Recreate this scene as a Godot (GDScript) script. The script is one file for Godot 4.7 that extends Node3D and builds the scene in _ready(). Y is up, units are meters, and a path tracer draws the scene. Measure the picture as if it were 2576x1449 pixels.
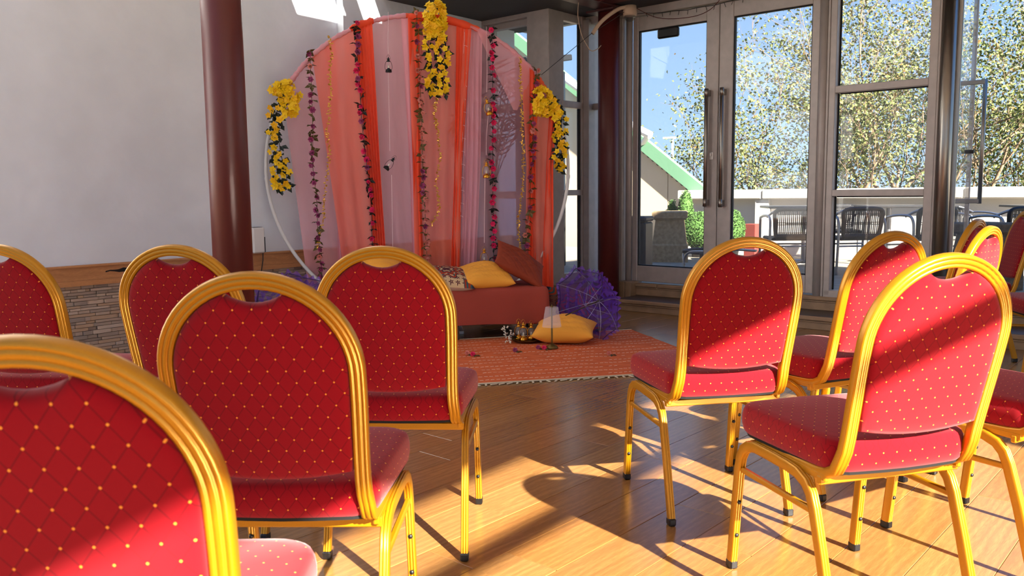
extends Node3D

# ---------------------------------------------------------------- constants
const TURN := -41.5            # degrees: the facade's own axes (a along the facade, b outwards) against the world
const DOOR_B := 6.738          # facade plane
const BAY_B := 6.119           # plane of the corner window
const CEIL := 3.3
const SOFFIT := 2.73
var M := {}
var used := {}
var rng := RandomNumberGenerator.new()
var U := Vector3(sin(deg_to_rad(131.5)), 0, -cos(deg_to_rad(131.5)))
var N := Vector3(-cos(deg_to_rad(131.5)), 0, -sin(deg_to_rad(131.5)))

func _ready() -> void:
	rng.seed = 20240
	setup_view()
	make_materials()
	build_room()
	build_facade()
	build_steps()
	build_columns()
	build_chairs()
	build_stage()
	build_outside()
	build_small()

func setup_view() -> void:
	var cam := Camera3D.new()
	cam.name = "camera"
	var pitch := atan(238.0 / 2120.0)
	var roll := deg_to_rad(-0.6)
	var up0 := Vector3(0, cos(pitch), -sin(pitch))
	var fw := Vector3(0, -sin(pitch), -cos(pitch))
	var rt := Vector3.RIGHT * cos(roll) + up0 * sin(roll)
	var up := -Vector3.RIGHT * sin(roll) + up0 * cos(roll)
	cam.fov = rad_to_deg(2.0 * atan(724.5 / 2120.0))
	cam.near = 0.05
	cam.far = 400.0
	add_child(cam)
	var lens := CameraAttributesPhysical.new()
	lens.frustum_focal_length = 12.0 / (724.5 / 2120.0)
	lens.frustum_focus_distance = 4.6
	lens.frustum_near = 0.05
	lens.frustum_far = 400.0
	lens.exposure_aperture = 11.0
	cam.attributes = lens
	cam.transform = Transform3D(Basis(rt, up, -fw), Vector3(0, 1.07, 0))
	cam.current = true
	var we := WorldEnvironment.new()
	we.name = "environment"
	var e := Environment.new()
	e.background_mode = Environment.BG_SKY
	var sky := Sky.new()
	var sm := ProceduralSkyMaterial.new()
	sm.sky_top_color = Color(0.29, 0.46, 0.72)
	sm.sky_horizon_color = Color(0.61, 0.73, 0.83)
	sm.sky_curve = 0.20
	sm.ground_bottom_color = Color(0.30, 0.29, 0.27)
	sm.ground_horizon_color = Color(0.70, 0.74, 0.76)
	sm.sky_energy_multiplier = 0.95
	sm.ground_energy_multiplier = 1.0
	sm.sun_angle_max = 12.0
	sky.sky_material = sm
	e.sky = sky
	e.tonemap_mode = Environment.TONE_MAPPER_LINEAR
	e.tonemap_exposure = 2.2
	e.sdfgi_enabled = true
	e.ssao_enabled = true
	e.ssil_enabled = true
	we.environment = e
	add_child(we)
	var sun := DirectionalLight3D.new()
	sun.name = "sun"
	sun.light_color = Color(1.0, 0.965, 0.91)
	sun.light_energy = 5.2
	sun.light_angular_distance = 0.6
	sun.shadow_enabled = true
	add_child(sun)
	# the sun stands behind the camera to the right, 31 degrees high
	var az := deg_to_rad(147.0)
	var el := deg_to_rad(31.0)
	var towards := Vector3(sin(az) * cos(el), sin(el), -cos(az) * cos(el))
	sun.look_at_from_position(towards * 20.0, Vector3.ZERO, Vector3.UP)

# ---------------------------------------------------------------- helpers: nodes
func numbered(called: String) -> String:
	if not used.has(called):
		used[called] = 0
		return called
	used[called] += 1
	return "%s_%03d" % [called, used[called]]

func thing(called: String, label: String, category: String, at := Vector3.ZERO, turn := 0.0, group := "") -> Node3D:
	var o := Node3D.new()
	o.name = numbered(called)
	add_child(o)
	o.position = at
	o.rotation_degrees.y = turn
	o.set_meta("label", label)
	o.set_meta("category", category)
	if group:
		o.set_meta("group", group)
	return o

func structure(called: String, label: String, category: String, at := Vector3.ZERO, turn := 0.0) -> Node3D:
	var o := thing(called, label, category, at, turn)
	o.set_meta("kind", "structure")
	return o

func put(parent: Node3D, called: String, mesh: Mesh, mat: Material, xf := Transform3D()) -> MeshInstance3D:
	var o := MeshInstance3D.new()
	o.name = called
	o.mesh = mesh
	o.material_override = mat
	o.transform = xf
	parent.add_child(o, true)
	return o

func new_st() -> SurfaceTool:
	var s := SurfaceTool.new()
	s.begin(Mesh.PRIMITIVE_TRIANGLES)
	return s

func done(s: SurfaceTool) -> ArrayMesh:
	s.generate_normals()
	return s.commit()

func shape(parent: Node3D, called: String, s: SurfaceTool, mat: Material, xf := Transform3D()) -> MeshInstance3D:
	return put(parent, called, done(s), mat, xf)

# ---------------------------------------------------------------- helpers: geometry
func tri(s: SurfaceTool, a: Vector3, b: Vector3, c: Vector3, ua := Vector2.ZERO, ub := Vector2.ZERO, uc := Vector2.ZERO) -> void:
	s.set_uv(ua)
	s.add_vertex(a)
	s.set_uv(ub)
	s.add_vertex(b)
	s.set_uv(uc)
	s.add_vertex(c)

func quad(s: SurfaceTool, a: Vector3, b: Vector3, c: Vector3, d: Vector3, ua := Vector2.ZERO, ub := Vector2.ZERO, uc := Vector2.ZERO, ud := Vector2.ZERO) -> void:
	tri(s, a, b, c, ua, ub, uc)
	tri(s, a, c, d, ua, uc, ud)

# a box from its centre and size, its edges chamfered by c
func box(s: SurfaceTool, at: Vector3, size: Vector3, c := 0.0, bs := Basis()) -> void:
	var h := size * 0.5
	s.set_smooth_group(-1)
	if c <= 0.0:
		var k := []
		for i in 8:
			k.append(at + bs * Vector3(h.x if i & 1 else -h.x, h.y if i & 2 else -h.y, h.z if i & 4 else -h.z))
		var u := size
		quad(s, k[0], k[1], k[3], k[2], Vector2(0, 0), Vector2(u.x, 0), Vector2(u.x, u.y), Vector2(0, u.y))
		quad(s, k[5], k[4], k[6], k[7], Vector2(0, 0), Vector2(u.x, 0), Vector2(u.x, u.y), Vector2(0, u.y))
		quad(s, k[4], k[0], k[2], k[6], Vector2(0, 0), Vector2(u.z, 0), Vector2(u.z, u.y), Vector2(0, u.y))
		quad(s, k[1], k[5], k[7], k[3], Vector2(0, 0), Vector2(u.z, 0), Vector2(u.z, u.y), Vector2(0, u.y))
		quad(s, k[2], k[3], k[7], k[6], Vector2(0, 0), Vector2(u.x, 0), Vector2(u.x, u.z), Vector2(0, u.z))
		quad(s, k[4], k[5], k[1], k[0], Vector2(0, 0), Vector2(u.x, 0), Vector2(u.x, u.z), Vector2(0, u.z))
		return
	c = minf(c, minf(h.x, minf(h.y, h.z)) * 0.95)
	# three points per corner, one on each face
	var p := {}
	for i in 8:
		var sg := Vector3(1 if i & 1 else -1, 1 if i & 2 else -1, 1 if i & 4 else -1)
		for ax in 3:
			var v := Vector3((h.x - (0.0 if ax == 0 else c)) * sg.x, (h.y - (0.0 if ax == 1 else c)) * sg.y, (h.z - (0.0 if ax == 2 else c)) * sg.z)
			p[i * 3 + ax] = at + bs * v
	var faces := [[0, 2, 3, 1, 2], [5, 7, 6, 4, 2], [4, 6, 2, 0, 0], [1, 3, 7, 5, 0], [2, 6, 7, 3, 1], [4, 0, 1, 5, 1]]
	for f in faces:
		var ax: int = f[4]
		orient(s, [p[f[0] * 3 + ax], p[f[1] * 3 + ax], p[f[2] * 3 + ax], p[f[3] * 3 + ax]], at)
	var edges := [[0, 1, 0], [2, 3, 0], [4, 5, 0], [6, 7, 0], [0, 2, 1], [1, 3, 1], [4, 6, 1], [5, 7, 1], [0, 4, 2], [1, 5, 2], [2, 6, 2], [3, 7, 2]]
	for e in edges:
		var a1: int = (e[2] + 1) % 3
		var a2: int = (e[2] + 2) % 3
		orient(s, [p[e[0] * 3 + a1], p[e[1] * 3 + a1], p[e[1] * 3 + a2], p[e[0] * 3 + a2]], at)
	for i in 8:
		orient(s, [p[i * 3], p[i * 3 + 1], p[i * 3 + 2]], at)

# a convex face, wound so that it faces away from the inner point
func orient(s: SurfaceTool, v: Array, inner: Vector3) -> void:
	var n: Vector3 = (v[1] - v[0]).cross(v[2] - v[0])
	if n.dot(v[0] - inner) > 0.0:
		v.reverse()
	for i in range(1, v.size() - 1):
		tri(s, v[0], v[i], v[i + 1])

# joins rows of points into a skin
func loft(s: SurfaceTool, rows: Array, closed := false, uvs := [], sg := 0, flip := false) -> void:
	s.set_smooth_group(sg)
	for i in rows.size() - 1:
		var r0: PackedVector3Array = rows[i]
		var r1: PackedVector3Array = rows[i + 1]
		var n := r0.size()
		var last := n if closed else n - 1
		for j in last:
			var k := (j + 1) % n
			if uvs.size() > 0:
				var u0: PackedVector2Array = uvs[i]
				var u1: PackedVector2Array = uvs[i + 1]
				if flip:
					quad(s, r0[k], r0[j], r1[j], r1[k], u0[k], u0[j], u1[j], u1[k])
				else:
					quad(s, r0[j], r0[k], r1[k], r1[j], u0[j], u0[k], u1[k], u1[j])
			elif flip:
				quad(s, r0[k], r0[j], r1[j], r1[k])
			else:
				quad(s, r0[j], r0[k], r1[k], r1[j])

func fan(s: SurfaceTool, ring: PackedVector3Array, flip := false, sg := -1) -> void:
	s.set_smooth_group(sg)
	var c := Vector3.ZERO
	for v in ring:
		c += v
	c /= ring.size()
	for j in ring.size():
		var k := (j + 1) % ring.size()
		if flip:
			tri(s, c, ring[k], ring[j])
		else:
			tri(s, c, ring[j], ring[k])

# a round tube along points
func tube(s: SurfaceTool, pts: Array, r, sides := 8, caps := true) -> void:
	var rows := []
	var side := Vector3.ZERO
	for i in pts.size():
		var t: Vector3 = (pts[mini(i + 1, pts.size() - 1)] - pts[maxi(i - 1, 0)]).normalized()
		if side == Vector3.ZERO:
			side = t.cross(Vector3.UP if absf(t.y) < 0.9 else Vector3.RIGHT).normalized()
		side = (side - t * side.dot(t)).normalized()
		var b := t.cross(side)
		var rr: float = r[i] if r is Array else r
		var ring := PackedVector3Array()
		for j in sides:
			var a := TAU * j / sides
			ring.append(pts[i] + (side * cos(a) + b * sin(a)) * rr)
		rows.append(ring)
	loft(s, rows, true, [], 0, true)
	if caps:
		fan(s, rows[0], false)
		fan(s, rows[-1], true)

# a profile (x along the given across vectors) swept along points
func sweep(s: SurfaceTool, pts: Array, across: Array, prof: PackedVector2Array, caps := true) -> void:
	var rows := []
	for i in pts.size():
		var t: Vector3 = (pts[mini(i + 1, pts.size() - 1)] - pts[maxi(i - 1, 0)]).normalized()
		var n: Vector3 = across[i]
		n = (n - t * n.dot(t)).normalized()
		var b := t.cross(n)
		var ring := PackedVector3Array()
		for q in prof:
			ring.append(pts[i] + n * q.x + b * q.y)
		rows.append(ring)
	loft(s, rows, true, [], 0, true)
	if caps:
		fan(s, rows[0], false)
		fan(s, rows[-1], true)

func lathe(s: SurfaceTool, prof: Array, sides := 16, at := Vector3.ZERO, bs := Basis(), sg := 0) -> void:
	var rows := []
	for q in prof:
		var ring := PackedVector3Array()
		for j in sides:
			var a := TAU * j / sides
			ring.append(at + bs * Vector3(cos(a) * q[0], q[1], sin(a) * q[0]))
		rows.append(ring)
	loft(s, rows, true, [], sg)

func ball(s: SurfaceTool, at: Vector3, r: Vector3, sides := 10, rings := 6, bs := Basis()) -> void:
	var rows := []
	for i in rings + 1:
		var v := PI * i / rings - PI / 2
		var ring := PackedVector3Array()
		for j in sides:
			var a := TAU * j / sides
			ring.append(at + bs * Vector3(cos(a) * cos(v) * r.x, sin(v) * r.y, sin(a) * cos(v) * r.z))
		rows.append(ring)
	loft(s, rows, true)

func curve(pts: Array, per := 6) -> Array:
	var out := []
	for i in pts.size() - 1:
		var p0: Vector3 = pts[maxi(i - 1, 0)]
		var p1: Vector3 = pts[i]
		var p2: Vector3 = pts[i + 1]
		var p3: Vector3 = pts[mini(i + 2, pts.size() - 1)]
		for k in per:
			out.append(p1.cubic_interpolate(p2, p0, p3, float(k) / per))
	out.append(pts[-1])
	return out

func R(a: float, y: float, b: float) -> Vector3:
	return U * a + N * b + Vector3(0, y, 0)

# ---------------------------------------------------------------- materials
func mat(called: String, c: Color, rough := 0.7, metal := 0.0) -> StandardMaterial3D:
	var m := StandardMaterial3D.new()
	m.resource_name = called
	m.albedo_color = c
	m.roughness = rough
	m.metallic = metal
	M[called] = m
	return m

func noise_tex(freq: float, dark: Color, light: Color, size := 256, kind := FastNoiseLite.TYPE_SIMPLEX_SMOOTH, sd := 1) -> ImageTexture:
	var n := FastNoiseLite.new()
	n.noise_type = kind
	n.frequency = freq
	n.seed = sd
	n.fractal_octaves = 4
	var im := n.get_seamless_image(size, size)
	var out := Image.create(size, size, false, Image.FORMAT_RGB8)
	for y in size:
		for x in size:
			out.set_pixel(x, y, dark.lerp(light, im.get_pixel(x, y).r))
	return ImageTexture.create_from_image(out)

func noise_normal(freq: float, strength: float, sd := 3) -> ImageTexture:
	var n := FastNoiseLite.new()
	n.frequency = freq
	n.seed = sd
	n.fractal_octaves = 3
	var im := n.get_seamless_image(256, 256)
	im.convert(Image.FORMAT_RGBA8)
	im.bump_map_to_normal_map(strength)
	return ImageTexture.create_from_image(im)

func tri_noise(m: StandardMaterial3D, tex: Texture2D, scale: float) -> void:
	m.albedo_texture = tex
	m.uv1_triplanar = true
	m.uv1_scale = Vector3.ONE * scale

func bumpy(m: StandardMaterial3D, tex: Texture2D, strength := 1.0) -> void:
	m.normal_enabled = true
	m.normal_texture = tex
	m.normal_scale = strength

func sheer(called: String, c: Color, alpha: float) -> StandardMaterial3D:
	var m := mat(called, Color(c.r, c.g, c.b, alpha), 0.75)
	m.transparency = BaseMaterial3D.TRANSPARENCY_ALPHA
	m.cull_mode = BaseMaterial3D.CULL_DISABLED
	m.backlight_enabled = true
	m.backlight = Color(c.r * 0.6, c.g * 0.6, c.b * 0.6)
	return m

func pane(called: String, c: Color, alpha: float) -> StandardMaterial3D:
	var m := mat(called, Color(c.r, c.g, c.b, alpha), 0.02)
	m.transparency = BaseMaterial3D.TRANSPARENCY_ALPHA
	m.metallic_specular = 0.28
	return m

func chair_fabric(line: float) -> ImageTexture:
	# one repeat of the woven cloth: a lattice of thin lines with a gold dot where they cross
	var w := 128
	var h := 174
	var im := Image.create(w, h, false, Image.FORMAT_RGB8)
	var n := FastNoiseLite.new()
	n.seed = 8
	n.frequency = 0.35
	for y in h:
		for x in w:
			var u := float(x) / w
			var v := float(y) / h
			var c := Color(0.54, 0.03, 0.08)
			var d := 9.0
			for k in [[0.0, 0.0], [1.0, 0.0], [0.0, 1.0], [1.0, 1.0], [0.5, 0.5]]:
				d = minf(d, Vector2((u - k[0]) * 35.5, (v - k[1]) * 48.0).length())
			var l1 := absf(fposmod(u - v + 0.5, 1.0) - 0.5)
			var l2 := absf(fposmod(u + v + 0.5, 1.0) - 0.5)
			var l := minf(l1, l2) * 28.5
			c = c * (1.0 + 0.05 * n.get_noise_2d(x * 4.0, y * 0.6))
			if l < 0.75:
				c = c * line
			if d < 1.75:
				c = Color(0.93, 0.58, 0.20)
			im.set_pixel(x, y, c)
	return ImageTexture.create_from_image(im)

func wood_tex(sd: int, dark: Color, light: Color) -> ImageTexture:
	var w := 256
	var h := 1024
	var im := Image.create(w, h, false, Image.FORMAT_RGB8)
	var n := FastNoiseLite.new()
	n.seed = sd
	n.frequency = 0.012
	n.fractal_octaves = 4
	var f := FastNoiseLite.new()
	f.seed = sd + 7
	f.frequency = 0.09
	f.fractal_octaves = 3
	for y in h:
		for x in w:
			var warp := n.get_noise_2d(x * 1.0, y * 0.25) * 26.0
			var ring := 0.5 + 0.5 * sin((x + warp) * 0.16)
			var fine := 0.5 + 0.5 * f.get_noise_2d(x * 6.0, y * 0.22)
			var g := clampf(0.2 + 0.4 * ring * fine + 0.5 * fine + 0.18 * n.get_noise_2d(x * 3.0, y * 0.1), 0.0, 1.0)
			im.set_pixel(x, y, dark.lerp(light, g))
	return ImageTexture.create_from_image(im)

func make_materials() -> void:
	var m: StandardMaterial3D
	m = mat("plaster", Color(1, 1, 1), 0.9)
	tri_noise(m, noise_tex(0.012, Color(0.855, 0.875, 0.90), Color(0.90, 0.92, 0.945)), 0.5)
	bumpy(m, noise_normal(0.04, 2.0), 0.25)
	m = mat("rear_plaster", Color(0.86, 0.85, 0.83), 0.9)
	m = mat("soffit_paint", Color(0.235, 0.225, 0.22), 0.7)
	m = mat("ceiling_paint", Color(0.92, 0.92, 0.91), 0.9)
	m = mat("frame_paint", Color(0.73, 0.695, 0.675), 0.42, 0.15)
	tri_noise(m, noise_tex(0.03, Color(0.92, 0.92, 0.92), Color(1, 1, 1)), 1.2)
	m = mat("gasket", Color(0.04, 0.04, 0.045), 0.6)
	m = mat("steel", Color(0.62, 0.60, 0.57), 0.28, 0.95)
	m = mat("maroon", Color(0.34, 0.115, 0.105), 0.38)
	m = mat("maroon_beam", Color(0.29, 0.09, 0.075), 0.45)
	m = mat("cream_paint", Color(0.72, 0.66, 0.55), 0.7)
	m = mat("step_paint", Color(0.66, 0.54, 0.42), 0.55)
	tri_noise(m, noise_tex(0.02, Color(0.86, 0.86, 0.86), Color(1, 1, 1), 256, FastNoiseLite.TYPE_SIMPLEX_SMOOTH, 5), 1.5)
	m = mat("step_tread", Color(0.30, 0.23, 0.17), 0.45)
	pane("glass", Color(0.93, 0.96, 0.97), 0.05)
	pane("lantern_glass", Color(0.95, 0.95, 0.95), 0.10)
	m = pane("crystal", Color(0.93, 0.90, 0.92), 0.28)
	# wood floor: three boards' worth of grain, each in three tones
	var dark := Color(0.45, 0.31, 0.17)
	var light := Color(0.66, 0.49, 0.28)
	for i in 3:
		var t := wood_tex(20 + i, dark, light)
		for k in 3:
			m = mat("board_%d%d" % [i, k], [Color(1, 1, 1), Color(0.93, 0.92, 0.90), Color(0.98, 0.94, 0.88)][k], 0.23)
			m.albedo_texture = t
			m.metallic_specular = 0.68
	m = mat("subfloor", Color(0.16, 0.11, 0.08), 0.8)
	m = mat("oak", Color(1, 1, 1), 0.5)
	m.albedo_texture = wood_tex(51, Color(0.64, 0.42, 0.24), Color(0.83, 0.59, 0.37))
	m = mat("burnt", Color(0.07, 0.05, 0.045), 0.8)
	var stones := [Color(0.86, 0.76, 0.67), Color(0.80, 0.72, 0.65), Color(0.93, 0.84, 0.75), Color(0.73, 0.66, 0.60), Color(0.88, 0.75, 0.62)]
	var st := noise_tex(0.05, Color(0.74, 0.72, 0.70), Color(1, 1, 1), 256, FastNoiseLite.TYPE_SIMPLEX_SMOOTH, 11)
	var sn := noise_normal(0.06, 6.0, 12)
	for i in 5:
		m = mat("stone_%d" % i, stones[i], 0.85)
		tri_noise(m, st, 7.0)
		bumpy(m, sn, 0.8)
	m = mat("mortar", Color(0.20, 0.17, 0.15), 0.95)
	# chairs
	m = mat("gold_frame", Color(0.77, 0.54, 0.04), 0.32, 0.45)
	m.metallic_specular = 0.6
	tri_noise(m, noise_tex(0.35, Color(0.90, 0.88, 0.84), Color(1, 1, 1), 256, FastNoiseLite.TYPE_VALUE, 4), 14.0)
	m = mat("red_cloth", Color(1, 1, 1), 0.85)
	m.albedo_texture = chair_fabric(0.80)
	m.uv1_scale = Vector3(1.0 / 0.0355, 1.0 / 0.048, 1)
	m.metallic_specular = 0.2
	m.rim_enabled = true
	m.rim = 0.3
	m.rim_tint = 0.6
	m = mat("black_plastic", Color(0.035, 0.035, 0.037), 0.4)
	m = mat("black_board", Color(0.04, 0.035, 0.035), 0.9)
	# stage
	sheer("pink_sheer", Color(1.0, 0.70, 0.745), 0.48)
	sheer("mauve_sheer", Color(0.76, 0.54, 0.60), 0.50)
	sheer("coral_sheer", Color(1.0, 0.50, 0.40), 0.68)
	m = sheer("coral_dense", Color(0.99, 0.33, 0.17), 0.95)
	sheer("pink_fold", Color(1.0, 0.70, 0.76), 0.60)
	m = mat("white_tube", Color(0.86, 0.86, 0.85), 0.35)
	m = mat("pink_wrap", Color(0.86, 0.60, 0.64), 0.7)
	m = mat("coral_wrap", Color(0.90, 0.34, 0.18), 0.7)
	m = mat("bed_cloth", Color(0.62, 0.245, 0.19), 0.85)
	bumpy(m, noise_normal(0.5, 3.0, 31), 0.3)
	m.uv1_triplanar = true
	m.uv1_scale = Vector3.ONE * 6.0
	m = mat("bed_wood", Color(0.24, 0.17, 0.14), 0.6)
	m = mat("yellow_cloth", Color(0.94, 0.65, 0.21), 0.8)
	m.rim_enabled = true
	m.rim = 0.3
	m = mat("rust_cloth", Color(0.55, 0.20, 0.075), 0.8)
	m = mat("cream_cloth", Color(0.78, 0.70, 0.62), 0.9)
	m = mat("print_cloth", Color(1, 1, 1), 0.9)
	m.albedo_texture = print_tex(false)
	m = mat("print_dark", Color(1, 1, 1), 0.9)
	m.albedo_texture = print_tex(true)
	m = mat("rug_cloth", Color(1, 1, 1), 0.95)
	m.albedo_texture = rug_tex()
	m = mat("tassel", Color(0.80, 0.74, 0.64), 0.95)
	sheer("purple_lace", Color(0.34, 0.16, 0.62), 0.42)
	sheer("purple_tulle", Color(0.45, 0.26, 0.76), 0.55)
	m = mat("purple_trim", Color(0.14, 0.06, 0.32), 0.7)
	m = mat("silver_wire", Color(0.72, 0.72, 0.74), 0.3, 0.9)
	m = mat("brass", Color(0.86, 0.62, 0.22), 0.22, 1.0)
	m = mat("old_brass", Color(0.44, 0.36, 0.20), 0.35, 0.9)
	m = mat("black_metal", Color(0.045, 0.045, 0.05), 0.35, 0.3)
	m = mat("candle", Color(0.90, 0.88, 0.82), 0.6)
	m = mat("ribbon", Color(0.93, 0.80, 0.82), 0.5)
	m = mat("rose_hot", Color(0.92, 0.13, 0.40), 0.7)
	m = mat("rose_mauve", Color(0.66, 0.26, 0.46), 0.7)
	m = mat("rose_blush", Color(0.90, 0.55, 0.50), 0.7)
	m = mat("leaf_olive", Color(0.34, 0.29, 0.10), 0.6)
	m = mat("leaf_dark", Color(0.06, 0.10, 0.07), 0.6)
	m = mat("leaf_green", Color(0.07, 0.13, 0.08), 0.5)
	m = mat("yellow_petal", Color(0.99, 0.83, 0.05), 0.6)
	m.backlight_enabled = true
	m.backlight = Color(0.4, 0.3, 0.0)
	m = mat("golden_petal", Color(0.99, 0.77, 0.04), 0.6)
	m.backlight_enabled = true
	m.backlight = Color(0.4, 0.26, 0.0)
	m = mat("palm_leaf", Color(0.10, 0.17, 0.07), 0.5)
	m = mat("gold_leaf", Color(0.86, 0.66, 0.28), 0.3, 0.8)
	m = mat("white_bloom", Color(0.88, 0.86, 0.80), 0.8)
	# outside
	m = mat("render_white", Color(0.80, 0.78, 0.74), 0.9)
	bumpy(m, noise_normal(0.05, 3.0, 14), 0.25)
	m.uv1_triplanar = true
	m.uv1_scale = Vector3.ONE * 2.5
	m = mat("paving", Color(1, 1, 1), 0.85)
	tri_noise(m, noise_tex(0.03, Color(0.50, 0.47, 0.42), Color(0.62, 0.59, 0.53), 256, FastNoiseLite.TYPE_SIMPLEX_SMOOTH, 16), 0.8)
	m = mat("sandstone", Color(1, 1, 1), 0.9)
	tri_noise(m, noise_tex(0.03, Color(0.56, 0.47, 0.34), Color(0.74, 0.64, 0.49), 256, FastNoiseLite.TYPE_SIMPLEX_SMOOTH, 17), 2.2)
	m = mat("grey_stone", Color(1, 1, 1), 0.9)
	tri_noise(m, noise_tex(0.03, Color(0.30, 0.26, 0.21), Color(0.46, 0.40, 0.33), 256, FastNoiseLite.TYPE_SIMPLEX_SMOOTH, 18), 2.2)
	m = mat("cladding", Color(0.80, 0.74, 0.64), 0.8)
	m = mat("green_fascia", Color(0.42, 0.60, 0.47), 0.6)
	m = mat("white_pipe", Color(0.90, 0.90, 0.90), 0.4)
	m = mat("aluminium", Color(0.62, 0.62, 0.63), 0.32, 0.9)
	m = mat("rattan", Color(0.045, 0.045, 0.055), 0.55)
	m = mat("table_top", Color(0.16, 0.16, 0.165), 0.35)
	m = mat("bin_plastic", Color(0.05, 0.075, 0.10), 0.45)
	m = mat("pot_plastic", Color(0.13, 0.13, 0.135), 0.6)
	m = mat("bark", Color(0.52, 0.43, 0.34), 0.9)
	m = mat("leaf_tree", Color(1, 1, 1), 0.6)
	m.vertex_color_use_as_albedo = true
	m.backlight_enabled = true
	m.backlight = Color(0.20, 0.21, 0.06)
	m = mat("leaf_box", Color(1, 1, 1), 0.6)
	m.vertex_color_use_as_albedo = true
	m = mat("box_core", Color(0.26, 0.40, 0.16), 0.9)
	m = mat("white_plastic", Color(0.88, 0.87, 0.85), 0.35)
	m = mat("beige_plastic", Color(0.74, 0.64, 0.55), 0.5)
	pane("dome_glass", Color(0.25, 0.25, 0.26), 0.35)
	m = mat("red_wire", Color(0.32, 0.05, 0.04), 0.5)
	m = mat("brick_red", Color(0.45, 0.16, 0.13), 0.9)
	m = mat("hill", Color(0.33, 0.42, 0.30), 0.95)

func print_tex(darker: bool) -> ImageTexture:
	# a woven medallion pattern in rust, navy and teal on a pale ground
	var w := 256
	var im := Image.create(w, w, false, Image.FORMAT_RGB8)
	var pale := Color(0.42, 0.27, 0.23) if darker else Color(0.80, 0.68, 0.52)
	var rust := Color(0.62, 0.20, 0.08)
	var navy := Color(0.16, 0.13, 0.22)
	var plum := Color(0.30, 0.09, 0.14)
	var teal := Color(0.20, 0.34, 0.36)
	for y in w:
		for x in w:
			var u := float(x) / w * 2.0 - 1.0
			var v := float(y) / w * 2.0 - 1.0
			var a := atan2(v, u)
			var r := Vector2(u, v).length()
			var c := pale
			var star := r * (1.0 + 0.16 * cos(a * 8.0))
			if star < 0.60:
				c = rust
			if star < 0.52:
				c = teal if sin(a * 16.0) > 0.2 else pale
			if star < 0.44:
				c = rust
			if star < 0.30:
				c = navy
			if star < 0.24:
				c = pale
			if star < 0.14:
				c = plum
			if absf(star - 0.62) < 0.018:
				c = navy
			var corner := Vector2(1.0 - absf(u), 1.0 - absf(v)).length() * (1.0 + 0.14 * cos(a * 12.0))
			if corner < 0.46:
				c = rust if fmod(corner * 12.0, 2.0) < 1.1 else teal
			if corner < 0.12:
				c = navy
			# little flowers strewn over the ground
			var fu := fposmod(u * 4.0, 1.0) - 0.5
			var fv := fposmod(v * 4.0, 1.0) - 0.5
			var fr := Vector2(fu, fv).length() * (1.0 + 0.4 * cos(atan2(fv, fu) * 5.0))
			if c == pale and fr < 0.24:
				c = plum
			if c == plum and fr < 0.08:
				c = pale
			im.set_pixel(x, y, c)
	return ImageTexture.create_from_image(im)

func rug_tex() -> ImageTexture:
	# terracotta cloth with rows of white stitched dashes that wander
	var w := 1024
	var h := 640
	var im := Image.create(w, h, false, Image.FORMAT_RGB8)
	var n := FastNoiseLite.new()
	n.seed = 5
	n.frequency = 0.02
	n.fractal_octaves = 4
	for y in h:
		for x in w:
			var g := 0.5 + 0.5 * n.get_noise_2d(x, y * 2.0)
			im.set_pixel(x, y, Color(0.74, 0.32, 0.13).lerp(Color(0.86, 0.43, 0.22), g))
	var q := FastNoiseLite.new()
	q.seed = 9
	q.frequency = 0.008
	var white := Color(0.95, 0.91, 0.84)
	for row in 15:
		var y0 := 30.0 + row * 41.0
		var x := 6.0
		while x < w - 8:
			var yy := y0 + q.get_noise_2d(x, row * 90.0) * 12.0
			var skip := q.get_noise_2d(x * 1.6 + 400.0, row * 61.0) > 0.28
			if not skip:
				for k in 8:
					for t in 3:
						var px := int(x) + k
						var py := int(yy + (k - 4) * 0.25 * (1 if row % 2 else -1)) + t
						if px < w and py >= 0 and py < h:
							im.set_pixel(px, py, white)
			x += 11.5
	return ImageTexture.create_from_image(im)

# ---------------------------------------------------------------- the room
# a plain board with the grain (texture v) along its longest side
func board(s: SurfaceTool, at: Vector3, size: Vector3, off := Vector2.ZERO, chamfer := 0.0, across := 0.19, along := 1.2) -> void:
	var ax := 0
	if size.y > size[ax]:
		ax = 1
	if size.z > size[ax]:
		ax = 2
	var h := size * 0.5
	var c := chamfer
	s.set_smooth_group(-1)
	for f in 3:
		for sg in [-1.0, 1.0]:
			var i := (f + 1) % 3
			var j := (f + 2) % 3
			var long := i if (i == ax or (j != ax and size[i] > size[j])) else j
			var wide := j if long == i else i
			var v := []
			var uv := []
			for k in [[-1, -1], [1, -1], [1, 1], [-1, 1]]:
				var p := Vector3.ZERO
				p[f] = h[f] * sg
				p[i] = (h[i] - c) * k[0]
				p[j] = (h[j] - c) * k[1]
				v.append(at + p)
				uv.append(Vector2((p[wide] + h[wide]) / across, (p[long] + h[long]) / along) + off)
			var n: Vector3 = (v[1] - v[0]).cross(v[2] - v[0])
			if n[f] * sg > 0.0:
				v.reverse()
				uv.reverse()
			quad(s, v[0], v[1], v[2], v[3], uv[0], uv[1], uv[2], uv[3])
	if c > 0.0:
		# the arris along the top
		var y1 := h.y - c
		for e in [[0, 2], [2, 0]]:
			for sg in [-1.0, 1.0]:
				var a := Vector3(0, h.y, 0)
				var b := Vector3(0, y1, 0)
				a[e[0]] = (h[e[0]] - c) * sg
				b[e[0]] = h[e[0]] * sg
				var d := Vector3.ZERO
				d[e[1]] = h[e[1]] - c
				orient(s, [at + a - d, at + a + d, at + b + d, at + b - d], at)

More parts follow.
